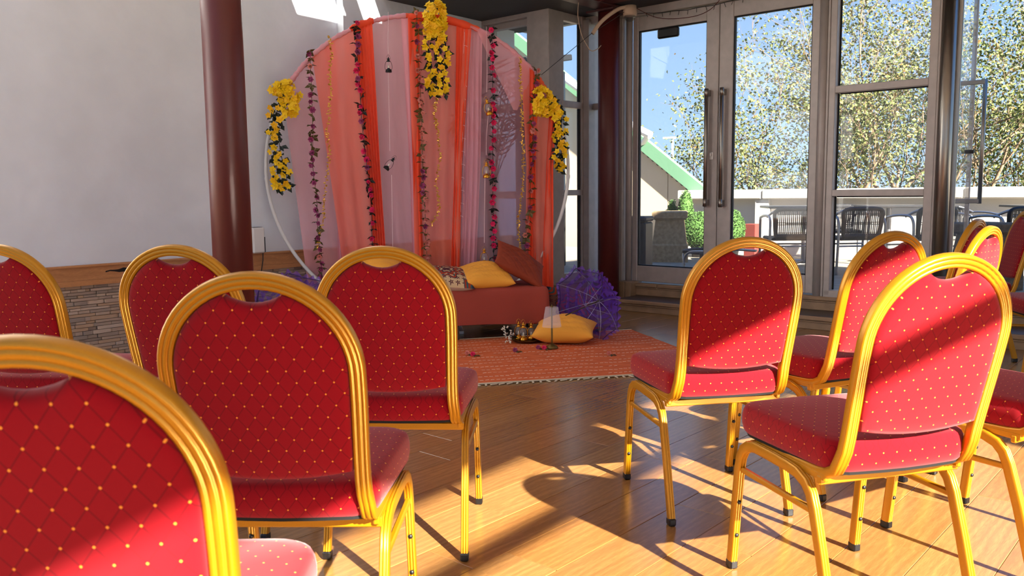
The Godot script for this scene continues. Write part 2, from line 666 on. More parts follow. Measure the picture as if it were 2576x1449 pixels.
func build_room() -> void:
	# floor boards run outwards, towards the facade
	var fl := structure("floor", "brown wood laminate floor boards running towards the glass doors", "floor", Vector3.ZERO, TURN)
	var s := new_st()
	box(s, Vector3(-1.75, -0.12, -1.75), Vector3(8.6, 0.2, 9.7))
	shape(fl, "subfloor", s, M["subfloor"])
	var kinds := []
	for i in 9:
		s = new_st()
		board(s, Vector3.ZERO, Vector3(0.1885, 0.02, 1.1985), Vector2(0.37 * i, 0.61 * i), 0.0012)
		kinds.append(done(s))
	var rest := new_st()
	var col := 0
	var a := -5.9
	var cam2 := Vector3(0, 0, 0)
	while a < 2.4:
		var b := -3.0 - rng.randf() * 1.2
		while b < 6.7:
			var bc := b + 0.6
			var w := R(a, 0, bc)
			var v := rng.randi() % 9
			var tone := rng.randi() % 3
			var seen := w.z < -1.75 and absf(w.x) < -w.z * 0.63 + 0.75 and w.z > -8.4
			if seen:
				put(fl, "floor_board", kinds[v], M["board_%d%d" % [v % 3, tone]], Transform3D(Basis(), Vector3(a, -0.01, -bc)))
			else:
				board(rest, Vector3(a, -0.01, -bc), Vector3(0.1885, 0.02, 1.1985), Vector2(0.37 * v, 0.61 * v))
			b += 1.2
		a += 0.19
		col += 1
	var ro := shape(fl, "far_floor_boards", rest, M["board_01"])
	ro.set_meta("kind", "stuff")

	build_left_wall()

	# the glazed wall on the right, out of the picture, that lets the sun in
	var wr := structure("wall_right", "glazed wall with dark grey frames on the sunny side", "wall", R(2.42, 0, 2.5), TURN + 4.6)
	s = new_st()
	box(s, Vector3(0, 3.16, 0.65), Vector3(0.24, 0.32, 9.9))
	shape(wr, "lintel", s, M["rear_plaster"])
	s = new_st()
	box(s, Vector3(0, 0.06, 0.65), Vector3(0.24, 0.12, 9.9))
	shape(wr, "kerb", s, M["frame_paint"])
	s = new_st()
	box(s, Vector3(-0.06, 2.600, 0.65), Vector3(0.08, 0.038, 9.7))
	shape(wr, "transom", s, M["frame_paint"])
	for z in [5.45, 3.3, -1.2, -4.15]:
		s = new_st()
		box(s, Vector3(-0.06, 1.56, z), Vector3(0.08, 2.88, 0.07))
		shape(wr, "mullion", s, M["frame_paint"])
	for e in [[3.3, 5.45], [-1.2, 3.3], [-4.15, -1.2]]:
		s = new_st()
		box(s, Vector3(-0.06, 1.56, (e[0] + e[1]) * 0.5), Vector3(0.006, 2.88, e[1] - e[0] - 0.07))
		shape(wr, "glass_pane", s, M["glass"])
	var wb := structure("wall_rear", "glazed wall behind the seats with white lintel", "wall", Vector3.ZERO, TURN)
	s = new_st()
	box(s, Vector3(-1.4, 3.05, 3.1), Vector3(9.1, 0.5, 0.2))
	box(s, Vector3(-1.4, 0.06, 3.1), Vector3(9.1, 0.12, 0.2))
	for e in [[-5.95, -5.2], [1.9, 3.1]]:
		box(s, Vector3((e[0] + e[1]) * 0.5, 1.45, 3.1), Vector3(e[1] - e[0], 2.7, 0.2))
	shape(wb, "plaster", s, M["rear_plaster"])
	for k in 5:
		var am := -5.2 + k * 1.42
		s = new_st()
		box(s, Vector3(am + 0.71, 1.46, 3.1), Vector3(1.36, 2.68, 0.006))
		shape(wb, "glass_pane", s, M["glass"])
		s = new_st()
		box(s, Vector3(am, 1.46, 3.1), Vector3(0.06, 2.68, 0.08))
		shape(wb, "mullion", s, M["frame_paint"])

	# ceiling with rooflights along the left wall and a dropped soffit over the corner
	var ce := structure("ceiling", "pale ceiling with a dropped dark grey soffit over the corner", "ceiling", Vector3.ZERO, TURN)
	var ly := CEIL + 0.1
	var a0 := -5.35
	var a1 := -4.17
	s = new_st()
	box(s, Vector3((a0 - 6.1) * 0.5, ly, -1.85), Vector3(a0 + 6.1, 0.2, 9.9))
	box(s, Vector3((a1 - 1.0) * 0.5, ly, -3.55), Vector3(-1.0 - a1, 0.2, 6.5))
	box(s, Vector3((2.54 - 1.0) * 0.5, ly, -2.95), Vector3(3.54, 0.2, 7.7))
	box(s, Vector3((a1 + 2.54) * 0.5, ly, 3.0), Vector3(2.54 - a1, 0.2, 0.2))
	box(s, Vector3(2.78, ly, 1.3), Vector3(0.48, 0.2, 3.6))
	var cuts := [[-2.4, -1.2], [-1.05, 0.15], [0.3, 1.9], [3.57, 4.10], [4.20, 4.49]]
	var prev := -3.1
	for c in cuts:
		box(s, Vector3((a0 + a1) * 0.5, ly, -(prev + c[0]) * 0.5), Vector3(a1 - a0, 0.2, c[0] - prev))
		prev = c[1]
	box(s, Vector3((a0 + a1) * 0.5, ly, -(prev + 6.8) * 0.5), Vector3(a1 - a0, 0.2, 6.8 - prev))
	shape(ce, "slab", s, M["ceiling_paint"])
	# glass roof over the back rows
	for e in [[a1, -2.585, 0.3], [-2.585, -1.0, 0.3], [-1.0, 0.77, -0.9], [0.77, 2.54, -0.9]]:
		s = new_st()
		box(s, Vector3(e[0] + 0.04, ly, (2.9 - e[2]) * 0.5), Vector3(0.08, 0.16, 2.9 + e[2]))
		shape(ce, "glazing_bar", s, M["frame_paint"])
		s = new_st()
		box(s, Vector3((e[0] + e[1]) * 0.5 + 0.04, ly + 0.04, (2.9 - e[2]) * 0.5), Vector3(e[1] - e[0] - 0.08, 0.008, 2.9 + e[2]))
		shape(ce, "rooflight_pane", s, M["glass"])
	for c in cuts:
		s = new_st()
		box(s, Vector3((a0 + a1) * 0.5, ly + 0.06, -(c[0] + c[1]) * 0.5), Vector3(a1 - a0, 0.008, c[1] - c[0]))
		shape(ce, "rooflight_pane", s, M["glass"])
	s = new_st()
	box(s, Vector3(-5.33, (SOFFIT + CEIL) * 0.5, -5.82), Vector3(1.55, CEIL - SOFFIT, 1.96))
	shape(ce, "soffit", s, M["soffit_paint"])
	s = new_st()
	box(s, Vector3(-1.05, (SOFFIT + CEIL) * 0.5, -6.55), Vector3(7.0, CEIL - SOFFIT, 0.5))
	shape(ce, "facade_soffit", s, M["soffit_paint"])

func W(x: float, y: float, along: float) -> Vector3:
	# a point off the left wall: x metres out into the room, along metres from the corner towards the camera
	var t := deg_to_rad(39.5)
	return Vector3(-0.33, 0, -8.46) + Vector3(cos(t), 0, sin(t)) * x - Vector3(sin(t), 0, -cos(t)) * along + Vector3(0, y, 0)

func build_left_wall() -> void:
	var w := structure("wall_left", "white plastered wall over an oak rail and split stone cladding", "wall", W(0, 0, 0), -39.5)
	var s := new_st()
	box(s, Vector3(-0.15, 1.96, 4.5), Vector3(0.3, 2.68, 10.2))
	shape(w, "plaster", s, M["plaster"])
	s = new_st()
	box(s, Vector3(0.02, 1.97, 0.855), Vector3(0.12, 2.66, 1.71))
	shape(w, "pilaster", s, M["plaster"])
	s = new_st()
	box(s, Vector3(-0.17, 0.31, 4.5), Vector3(0.26, 0.62, 10.2))
	shape(w, "backing", s, M["mortar"])
	var rail := new_st()
	board(rail, Vector3(0.0, 0.583, 4.5), Vector3(0.05, 0.092, 10.0), Vector2.ZERO, 0.0, 0.3, 0.8)
	board(rail, Vector3(0.008, 0.631, 4.5), Vector3(0.075, 0.012, 10.0), Vector2(0.3, 0.4), 0.0, 0.3, 0.8)
	board(rail, Vector3(0.010, 0.521, 4.5), Vector3(0.065, 0.034, 10.0), Vector2(0.6, 0.1), 0.0, 0.3, 0.8)
	var ra := shape(w, "oak_rail", rail, M["oak"])
	# a charred streak on the rail
	s = new_st()
	var pts := []
	for i in 9:
		pts.append(Vector3(0.0262, 0.586 + 0.003 * sin(i * 2.1), 3.50 + i * 0.030))
	var rows := []
	for i in 9:
		var hw := 0.011 * sin(PI * (i + 0.6) / 9.2) + 0.003 * sin(i * 5.0)
		rows.append(PackedVector3Array([pts[i] - Vector3(0, hw, 0), pts[i] + Vector3(0.0008, 0, 0), pts[i] + Vector3(0, hw, 0)]))
	loft(s, rows)
	shape(ra, "scorch_mark", s, M["burnt"])
	# split-stone strips laid in thin courses
	var joined := new_st()
	var kinds := []
	for i in 8:
		s = new_st()
		box(s, Vector3.ZERO, Vector3(1, 1, 1), 0.06, Basis())
		kinds.append(done(s))
	var count := 0
	var y := 0.0
	while y < 0.500:
		var hgt := minf(rng.randf_range(0.016, 0.029), 0.504 - y)
		if hgt < 0.006:
			break
		var z := -0.2 - rng.randf() * 0.1
		while z < 9.4:
			var ln := rng.randf_range(0.05, 0.19)
			if rng.randf() < 0.25:
				ln *= 0.5
			var proud := rng.randf_range(-0.006, 0.010)
			var at := Vector3(-0.02 + proud, y + hgt * 0.5, z + ln * 0.5)
			var size := Vector3(0.04, hgt - 0.0022, ln - 0.0025)
			var near := (at.z > 3.38 and at.z < 4.20) or (at.z > 1.95 and at.z < 2.78 and at.y > 0.20)
			if near and count < 300:
				put(w, "stone", kinds[count % 8], M["stone_%d" % (rng.randi() % 5)], Transform3D(Basis().scaled(size), at))
				count += 1
			elif z < 5.5:
				box(joined, at, size, 0.002)
			else:
				box(joined, at, size)
			z += ln
		y += hgt
	var jo := shape(w, "far_stones", joined, M["stone_0"])
	jo.set_meta("kind", "stuff")

func bar(s: SurfaceTool, a0: float, a1: float, y0: float, y1: float, b0: float, b1: float, c := 0.004) -> void:
	box(s, Vector3((a0 + a1) * 0.5, (y0 + y1) * 0.5, -(b0 + b1) * 0.5), Vector3(a1 - a0, y1 - y0, b1 - b0), c)

func facade_bar(parent: Node3D, called: String, a0: float, a1: float, y0: float, y1: float, b0: float, b1: float, m := "frame_paint") -> MeshInstance3D:
	var s := new_st()
	bar(s, a0, a1, y0, y1, b0, b1)
	return shape(parent, called, s, M[m])

func pull_handle(parent: Node3D, a: float, y0: float, y1: float, b: float, side: float) -> void:
	var h := Node3D.new()
	h.name = "pull_handle"
	parent.add_child(h, true)
	var s := new_st()
	lathe(s, [[0, y0], [0.017, y0], [0.017, y1], [0, y1]], 14, Vector3(a, 0, -b))
	shape(h, "bar", s, M["steel"])
	for yy in [y0 + 0.035, y1 - 0.035]:
		s = new_st()
		lathe(s, [[0.0, yy - 0.032], [0.0195, yy - 0.032], [0.0195, yy + 0.032], [0.0, yy + 0.032]], 14, Vector3(a, 0, -b))
		box(s, Vector3(a, yy, -(b + side * 0.03)), Vector3(0.03, 0.05, 0.07), 0.003)
		shape(h, "collar", s, M["steel"])

func leaf(called: String, label: String, a0: float, a1: float, g0: float, g1: float) -> Node3D:
	var d := structure(called, label, "door", Vector3.ZERO, TURN)
	facade_bar(d, "stile", a0, g0, 0.235, 2.655, DOOR_B - 0.03, DOOR_B + 0.03)
	facade_bar(d, "stile", g1, a1, 0.235, 2.655, DOOR_B - 0.03, DOOR_B + 0.03)
	facade_bar(d, "bottom_rail", g0, g1, 0.235, 0.383, DOOR_B - 0.028, DOOR_B + 0.028)
	facade_bar(d, "top_rail", g0, g1, 2.53, 2.655, DOOR_B - 0.028, DOOR_B + 0.028)
	for e in [[g0, g0 + 0.010, 0.383, 2.53], [g1 - 0.010, g1, 0.383, 2.53], [g0, g1, 0.383, 0.392], [g0, g1, 2.521, 2.53]]:
		facade_bar(d, "gasket", e[0], e[1], e[2], e[3], DOOR_B - 0.018, DOOR_B + 0.018, "gasket")
	var s := new_st()
	bar(s, g0, g1, 0.383, 2.53, DOOR_B - 0.004, DOOR_B + 0.004, 0.0)
	shape(d, "glass_pane", s, M["glass"])
	return d

func build_facade() -> void:
	var w := structure("wall_back", "dark grey metal frame of the glazed facade", "wall", Vector3.ZERO, TURN)
	facade_bar(w, "header", -4.95, 2.3, 2.66, 2.74, DOOR_B - 0.06, DOOR_B + 0.08)
	facade_bar(w, "outer_wall_head", -5.9, 2.55, 2.74, 3.5, DOOR_B + 0.06, DOOR_B + 0.2, "render_white")
	facade_bar(w, "jamb", -4.62, -4.56, 0.22, 2.66, DOOR_B - 0.05, DOOR_B + 0.06)
	facade_bar(w, "jamb", -4.555, -4.50, 0.22, 2.66, DOOR_B - 0.075, DOOR_B + 0.06)
	var s := new_st()
	lathe(s, [[0.0, 0.22], [0.032, 0.22], [0.032, 2.66], [0.0, 2.66]], 16, Vector3(-4.455, 0, -DOOR_B + 0.03))
	shape(w, "rounded_jamb", s, M["frame_paint"])
	s = new_st()
	bar(s, -4.87, -4.62, 0.24, 2.66, DOOR_B - 0.004, DOOR_B + 0.004, 0.0)
	shape(w, "glass_pane", s, M["glass"])
	facade_bar(w, "corner_post", -4.98, -4.87, 0.22, 2.7, DOOR_B - 0.10, DOOR_B + 0.06)
	facade_bar(w, "side_transom", -4.87, -4.62, 1.86, 1.92, DOOR_B - 0.03, DOOR_B + 0.03)
	# the round post between the doors and the fixed window
	s = new_st()
	lathe(s, [[0.0, 0.22], [0.034, 0.22], [0.034, 2.66], [0.0, 2.66]], 18, Vector3(-2.640, 0, -DOOR_B + 0.03))
	shape(w, "rounded_jamb", s, M["frame_paint"])
	facade_bar(w, "jamb", -2.607, -2.588, 0.22, 2.66, DOOR_B - 0.05, DOOR_B + 0.05, "frame_paint")
	s = new_st()
	lathe(s, [[0.0, 0.22], [0.052, 0.22], [0.052, 2.66], [0.0, 2.66]], 20, Vector3(-1.745, 0, -DOOR_B + 0.02))
	shape(w, "rounded_end_post", s, M["steel"])
	facade_bar(w, "jamb", -1.800, -1.785, 0.22, 2.66, DOOR_B - 0.06, DOOR_B + 0.05, "frame_paint")
	# glazing farther along, beyond the open doorway
	for a in [0.05, 0.8, 1.55, 2.25]:
		facade_bar(w, "mullion", a - 0.04, a + 0.04, 0.0, 2.66, DOOR_B - 0.04, DOOR_B + 0.04)
	for a in [0.05, 0.8, 1.55]:
		s = new_st()
		bar(s, a + 0.04, a + 0.67, 0.05, 2.66, DOOR_B - 0.004, DOOR_B + 0.004, 0.0)
		shape(w, "glass_pane", s, M["glass"])

	var d1 := leaf("door_1", "left leaf of the grey framed glass double door", -4.418, -3.548, -4.362, -3.667)
	pull_handle(d1, -3.630, 0.937, 1.947, DOOR_B - 0.085, 1.0)
	pull_handle(d1, -3.630, 0.937, 1.947, DOOR_B + 0.085, -1.0)
	s = new_st()
	box(s, Vector3(-3.600, 1.375, -DOOR_B + 0.034), Vector3(0.038, 0.062, 0.008), 0.002)
	box(s, Vector3(-3.603, 1.385, -DOOR_B + 0.045), Vector3(0.018, 0.028, 0.022), 0.004)
	shape(d1, "lock", s, M["white_plastic"])
	s = new_st()
	box(s, Vector3(-4.045, 2.475, -DOOR_B + 0.03), Vector3(0.215, 0.085, 0.04), 0.012)
	shape(d1, "black_sensor", s, M["black_plastic"])
	var d2 := leaf("door_2", "right leaf of the grey framed glass double door", -3.542, -2.676, -3.416, -2.740)
	pull_handle(d2, -3.484, 0.932, 1.945, DOOR_B - 0.085, 1.0)
	pull_handle(d2, -3.484, 0.932, 1.945, DOOR_B + 0.085, -1.0)

	# fixed window to the right of the doors
	var w3 := structure("window_3", "tall fixed window with two transoms right of the glass doors", "window", Vector3.ZERO, TURN)
	facade_bar(w3, "stile", -2.585, -2.535, 0.235, 2.655, DOOR_B - 0.05, DOOR_B + 0.03)
	facade_bar(w3, "stile", -1.862, -1.800, 0.235, 2.655, DOOR_B - 0.05, DOOR_B + 0.03)
	facade_bar(w3, "sill", -2.585, -1.800, 0.215, 0.275, DOOR_B - 0.05, DOOR_B + 0.03)
	facade_bar(w3, "transom", -2.537, -1.86, 1.820, 1.874, DOOR_B - 0.05, DOOR_B + 0.03)
	facade_bar(w3, "transom", -2.537, -1.86, 1.020, 1.072, DOOR_B - 0.05, DOOR_B + 0.03)
	for e in [[0.275, 1.02], [1.072, 1.82], [1.874, 2.655]]:
		s = new_st()
		bar(s, -2.535, -1.862, e[0], e[1], DOOR_B + 0.020, DOOR_B + 0.026, 0.0)
		shape(w3, "glass_pane", s, M["glass"])
		facade_bar(w3, "gasket", -2.535, -2.522, e[0], e[1], DOOR_B + 0.008, DOOR_B + 0.02, "gasket")
		facade_bar(w3, "gasket", -2.522, -1.862, e[1] - 0.008, e[1], DOOR_B + 0.008, DOOR_B + 0.02, "gasket")

	# the glass leaf that stands open outwards
	var d3 := structure("door_3", "open glass door leaf seen edge on beyond the round post", "door", R(-1.690, 0, DOOR_B + 0.03), TURN + 6.0)
	s = new_st()
	bar(s, -0.012, 0.012, 0.25, 2.6, 0.03, 0.80, 0.0)
	shape(d3, "glass_pane", s, M["glass"])
	facade_bar(d3, "edge_strip", -0.017, 0.017, 0.25, 2.6, 0.80, 0.825, "frame_paint")
	facade_bar(d3, "hinge_strip", -0.02, 0.02, 0.25, 2.6, 0.0, 0.03, "steel")
	facade_bar(d3, "top_rail", -0.02, 0.02, 2.56, 2.64, 0.0, 0.825)
	facade_bar(d3, "bottom_rail", -0.02, 0.02, 0.22, 0.30, 0.0, 0.825)
	s = new_st()
	for yy in [0.97, 1.90]:
		box(s, Vector3(0.0, yy, -0.74), Vector3(0.20, 0.035, 0.03), 0.003)
	for sx in [-0.095, 0.095]:
		lathe(s, [[0, 0.95], [0.016, 0.95], [0.016, 1.92], [0, 1.92]], 12, Vector3(sx, 0, -0.74))
	shape(d3, "pull_handle", s, M["steel"])
	s = new_st()
	box(s, Vector3(0.0, 1.36, -0.70), Vector3(0.09, 0.03, 0.03), 0.003)
	shape(d3, "lock", s, M["black_plastic"])

	# corner bay: window, pier, return window
	var w1 := structure("window_1", "narrow dark framed window in the corner behind the flower hoop", "window", Vector3.ZERO, TURN)
	facade_bar(w1, "side_panel", -5.95, -5.75, 0.0, 2.76, BAY_B, BAY_B + 0.2)
	facade_bar(w1, "head", -5.76, -5.19, 2.69, 2.76, BAY_B, BAY_B + 0.2)
	facade_bar(w1, "apron", -5.76, -5.19, 0.0, 0.3, BAY_B, BAY_B + 0.2)
	for e in [[-5.75, -5.715, 0.3, 2.69], [-5.22, -5.19, 0.3, 2.69], [-5.75, -5.19, 2.635, 2.69], [-5.75, -5.19, 0.3, 0.36], [-5.75, -5.19, 1.02, 1.09], [-5.75, -5.19, 1.86, 1.93]]:
		facade_bar(w1, "frame_bar", e[0], e[1], e[2], e[3], BAY_B + 0.05, BAY_B + 0.12, "frame_paint")
	s = new_st()
	bar(s, -5.72, -5.21, 0.33, 2.66, BAY_B + 0.08, BAY_B + 0.086, 0.0)
	shape(w1, "glass_pane", s, M["glass"])
	var pier := structure("trim_1", "square grey clad pier between the two corner windows", "pier", Vector3.ZERO, TURN)
	facade_bar(pier, "cladding", -5.20, -4.94, 0.0, 2.76, BAY_B, BAY_B + 0.225)
	var w2 := structure("window_2", "narrow return window with transoms left of the maroon column", "window", Vector3.ZERO, TURN)
	facade_bar(w2, "end_panel", -5.0, -4.935, 0.0, 2.75, BAY_B + 0.50, DOOR_B + 0.05)
	facade_bar(w2, "head", -5.0, -4.945, 2.66, 2.75, BAY_B + 0.2, BAY_B + 0.52)
	facade_bar(w2, "apron", -5.0, -4.945, 0.0, 0.3, BAY_B + 0.2, BAY_B + 0.52)
	for e in [[1.868, 1.93], [1.044, 1.097]]:
		facade_bar(w2, "transom", -5.0, -4.935, e[0], e[1], BAY_B + 0.2, BAY_B + 0.62)
	facade_bar(w2, "gasket", -4.985, -4.955, 0.3, 2.66, BAY_B + 0.485, BAY_B + 0.50, "gasket")
	s = new_st()
	bar(s, -4.974, -4.968, 0.3, 2.66, BAY_B + 0.225, BAY_B + 0.50, 0.0)
	shape(w2, "glass_pane", s, M["glass"])
	# the facade of the bay below and above, so that the room is closed
	var close := structure("trim_2", "dark filler panel above the corner windows", "panel", Vector3.ZERO, TURN)
	facade_bar(close, "panel", -5.95, -4.9, 2.74, 3.5, BAY_B + 0.02, BAY_B + 0.75, "soffit_paint")

func build_steps() -> void:
	var t := thing("wooden_step", "two painted timber steps along the foot of the glass doors", "step", Vector3.ZERO, TURN)
	var s := new_st()
	bar(s, -4.34, 1.90, 0.0, 0.098, 6.364, 6.72, 0.003)
	shape(t, "riser", s, M["step_paint"])
	s = new_st()
	bar(s, -4.34, 1.90, 0.098, 0.107, 6.345, 6.72, 0.003)
	shape(t, "tread", s, M["step_tread"])
	for e in [[-4.34, -3.30], [-3.285, -1.2], [-1.19, 1.90]]:
		s = new_st()
		bar(s, e[0], e[1], 0.070, 0.106, 6.335, 6.37, 0.008)
		bar(s, e[0], e[1], 0.056, 0.070, 6.348, 6.37, 0.004)
		shape(t, "nosing", s, M["step_paint"])
	s = new_st()
	bar(s, -4.36, 1.90, 0.107, 0.212, 6.690, 6.80, 0.003)
	shape(t, "upper_riser", s, M["step_paint"])
	for e in [[-4.36, -4.13], [-4.12, -2.0], [-1.99, 1.90]]:
		s = new_st()
		bar(s, e[0], e[1], 0.185, 0.220, 6.672, 6.80, 0.008)
		bar(s, e[0], e[1], 0.172, 0.185, 6.682, 6.72, 0.004)
		shape(t, "upper_nosing", s, M["step_paint"])
	s = new_st()
	bar(s, -4.425, -4.362, 0.0, 0.235, 6.60, 6.80, 0.004)
	bar(s, -4.64, -4.43, 0.0, 0.235, 6.60, 6.80, 0.004)
	shape(t, "end_block", s, M["step_paint"])
	var b := structure("baseboard_corner", "tan painted base board boxed around the grey corner pier", "baseboard", Vector3.ZERO, TURN)
	s = new_st()
	bar(s, -5.84, -4.86, 0.0, 0.213, 6.03, 6.115, 0.004)
	bar(s, -4.93, -4.845, 0.0, 0.213, 6.115, 6.62, 0.004)
	shape(b, "board", s, M["step_paint"])
	s = new_st()
	bar(s, -5.84, -4.85, 0.213, 0.224, 6.02, 6.118, 0.003)
	bar(s, -4.934, -4.835, 0.213, 0.224, 6.115, 6.62, 0.003)
	shape(b, "cap", s, M["step_paint"])

func build_columns() -> void:
	for e in [[-1.425, -4.30, 3.32, "maroon painted steel column in front of the white wall, left of the flower hoop"], [0.905, -7.868, 2.68, "maroon painted steel column standing before the glass doors"]]:
		var c := thing("column", e[3], "column", Vector3(e[0], 0, e[1]))
		var s := new_st()
		lathe(s, [[0.0, 0.0], [0.098, 0.0], [0.098, e[2]], [0.0, e[2]]], 40)
		shape(c, "shaft", s, M["maroon"])
		s = new_st()
		if e[2] > 3.0:
			box(s, Vector3(0, 3.285, 0), Vector3(0.3, 0.02, 0.3), 0.003)
		else:
			box(s, Vector3(0, 2.690, 0), Vector3(0.30, 0.02, 0.30), 0.003, Basis(Vector3.UP, deg_to_rad(TURN)))
		shape(c, "head_plate", s, M["maroon_beam"])
	var b := thing("steel_beam", "maroon steel beam running out to the column by the doors", "beam", Vector3.ZERO, TURN)
	var s := new_st()
	bar(s, -4.57, -4.37, 2.70, 2.716, 4.85, 6.63, 0.002)
	shape(b, "flange", s, M["maroon_beam"])
	s = new_st()
	bar(s, -4.475, -4.465, 2.716, 2.98, 4.85, 6.63, 0.0)
	shape(b, "web", s, M["maroon_beam"])
	var cross := thing("steel_tie", "maroon steel tie fixed flat above the glass doors", "beam", Vector3.ZERO, TURN)
	s = new_st()
	bar(s, -4.36, 1.9, 2.700, 2.728, 6.10, 6.26, 0.003)
	shape(cross, "flat", s, M["maroon_beam"])

# ---------------------------------------------------------------- chairs
func ribbed(w: float, d: float) -> PackedVector2Array:
	# an oval tube with two shallow grooves along the front and the back
	var q := [[0.5, 0.0], [0.5, 0.20], [0.475, 0.36], [0.41, 0.46], [0.31, 0.50], [0.23, 0.47], [0.18, 0.35], [0.13, 0.47], [0.05, 0.50]]
	var p := PackedVector2Array()
	for e in q:
		p.append(Vector2(e[0] * w, e[1] * d))
	for i in range(q.size() - 1, 0, -1):
		p.append(Vector2(-q[i][0] * w, q[i][1] * d))
	for e in q:
		p.append(Vector2(-e[0] * w, -e[1] * d))
	for i in range(q.size() - 1, 0, -1):
		p.append(Vector2(q[i][0] * w, -q[i][1] * d))
	return p

func back_z(y: float) -> float:
	return 0.2108 + 0.236 * (y - 0.45)

func pad(outline: Array, mid: Vector2, rings: Array, depths: Array, place: Callable, s: SurfaceTool, flip: bool) -> void:
	var rows := []
	var uvs := []
	for r in rings.size():
		var row := PackedVector3Array()
		var uv := PackedVector2Array()
		for q in outline:
			var v: Vector2 = mid + (q - mid) * rings[r]
			row.append(place.call(v, depths[r]))
			uv.append(v)
		rows.append(row)
		uvs.append(uv)
	loft(s, rows, true, uvs, 0, flip)
	var c: Vector3 = place.call(mid, depths[-1])
	s.set_smooth_group(0)
	var last: PackedVector3Array = rows[-1]
	var lu: PackedVector2Array = uvs[-1]
	for j in last.size():
		var k := (j + 1) % last.size()
		if flip:
			tri(s, last[k], last[j], c, lu[k], lu[j], mid)
		else:
			tri(s, last[j], last[k], c, lu[j], lu[k], mid)

func make_chair() -> Node3D:
	var t := Node3D.new()
	# backrest pad with the hand hole scooped out of its top
	var yc := 0.7344
	var rin_x := 0.169
	var rin_y := 0.166
	var o := []
	for i in 9:
		var x := lerpf(-0.160, 0.160, i / 8.0)
		o.append(Vector2(x, 0.522 - 0.018 * (1.0 - pow(x / 0.160, 2.0))))
	for i in range(1, 6):
		var y := lerpf(0.53, yc, i / 6.0)
		o.append(Vector2(lerpf(0.163, rin_x, smoothstep(0.53, yc, y)), y))
	for i in 12:
		var a := deg_to_rad(70.0) * i / 11.0
		o.append(Vector2(rin_x * cos(a), yc + rin_y * sin(a)))
	for i in range(1, 8):
		var f := i / 8.0
		var x := lerpf(0.0578, -0.0578, f)
		o.append(Vector2(x, yc + rin_y * sqrt(1.0 - pow(x / rin_x, 2.0)) - 0.030 * pow(sin(PI * f), 0.8)))
	for i in 12:
		var a := deg_to_rad(110.0) + deg_to_rad(70.0) * i / 11.0
		o.append(Vector2(rin_x * cos(a), yc + rin_y * sin(a)))
	for i in range(1, 6):
		var y := lerpf(yc, 0.53, i / 6.0)
		o.append(Vector2(-lerpf(0.163, rin_x, smoothstep(0.53, yc, y)), y))
	var nb := Vector3(0, -0.2297, 0.973)
	var place := func(v: Vector2, d: float) -> Vector3:
		return Vector3(v.x, v.y, back_z(v.y)) + nb * d
	var s := new_st()
	var mid := Vector2(0, 0.69)
	pad(o, mid, [1.0, 0.992, 0.97, 0.92, 0.8, 0.55, 0.28], [0.0, 0.009, 0.015, 0.018, 0.0205, 0.022, 0.0225], place, s, true)
	pad(o, mid, [1.0, 0.992, 0.97, 0.92, 0.8, 0.55, 0.28], [0.0, -0.009, -0.015, -0.018, -0.0205, -0.022, -0.0225], place, s, false)
	shape(t, "backrest", s, M["red_cloth"])
	# back frame: one ribbed tube, bent forward under the seat at both ends
	var pts := []
	var ac := []
	var half := [Vector3(0.180, 0.398, -0.10), Vector3(0.180, 0.398, 0.05), Vector3(0.180, 0.400, 0.13), Vector3(0.180, 0.405, 0.165), Vector3(0.180, 0.418, 0.190), Vector3(0.180, 0.440, 0.203), Vector3(0.178, 0.47, back_z(0.47))]
	for p in half:
		pts.append(p)
		ac.append(Vector3(1, 0, 0))
	for i in range(1, 8):
		var y := lerpf(0.47, yc, i / 8.0)
		pts.append(Vector3(lerpf(0.177, 0.1842, smoothstep(0.47, yc, y)), y, back_z(y)))
		ac.append(Vector3(1, 0, 0))
	for i in 33:
		var a := PI * i / 32.0
		var q := Vector2(0.1842 * cos(a), yc + 0.1809 * sin(a))
		pts.append(Vector3(q.x, q.y, back_z(q.y)))
		ac.append(Vector3(cos(a), sin(a), 0.236 * sin(a)))
	for i in range(6, -1, -1):
		pts.append(pts[i + 7] * Vector3(-1, 1, 1) if i < 7 else pts[i])
		ac.append(Vector3(-1, 0, 0))
	for i in range(6, -1, -1):
		pts.append(half[i] * Vector3(-1, 1, 1))
		ac.append(Vector3(-1, 0, 0))
	s = new_st()
	sweep(s, pts, ac, ribbed(0.032, 0.025))
	shape(t, "back_frame", s, M["gold_frame"])
	# seat
	var so := []
	var wf := 0.212
	var wr := 0.198
	for e in [[-1, 0.155, 0.06, wr, PI], [-1, -0.16, 0.07, wf, PI * 0.5 * 3], [1, -0.16, 0.07, wf, 0.0], [1, 0.155, 0.06, wr, PI * 0.5]]:
		pass
	# corners in order: rear right, rear left, front left, front right (seen from above)
	var corners := [[0.138, 0.145, 0.060, 0.0], [-0.138, 0.145, 0.060, 90.0], [-0.142, -0.150, 0.070, 180.0], [0.142, -0.150, 0.070, 270.0]]
	for c in corners:
		for i in 7:
			var a := deg_to_rad(c[3] + 90.0 * i / 6.0)
			so.append(Vector2(c[0] + cos(a) * c[2], c[1] + sin(a) * c[2]))
		if c[3] == 0.0:
			so.append(Vector2(0.07, 0.211))
			so.append(Vector2(0.0, 0.214))
			so.append(Vector2(-0.07, 0.211))
		elif c[3] == 180.0:
			so.append(Vector2(-0.07, -0.224))
			so.append(Vector2(0.0, -0.227))
			so.append(Vector2(0.07, -0.224))
	s = new_st()
	var top := func(v: Vector2, d: float) -> Vector3:
		return Vector3(v.x, d, v.y)
	pad(so, Vector2.ZERO, [1.0, 0.985, 0.95, 0.85, 0.6, 0.3], [0.474, 0.482, 0.487, 0.491, 0.496, 0.498], top, s, false)
	var rows := []
	var uvs := []
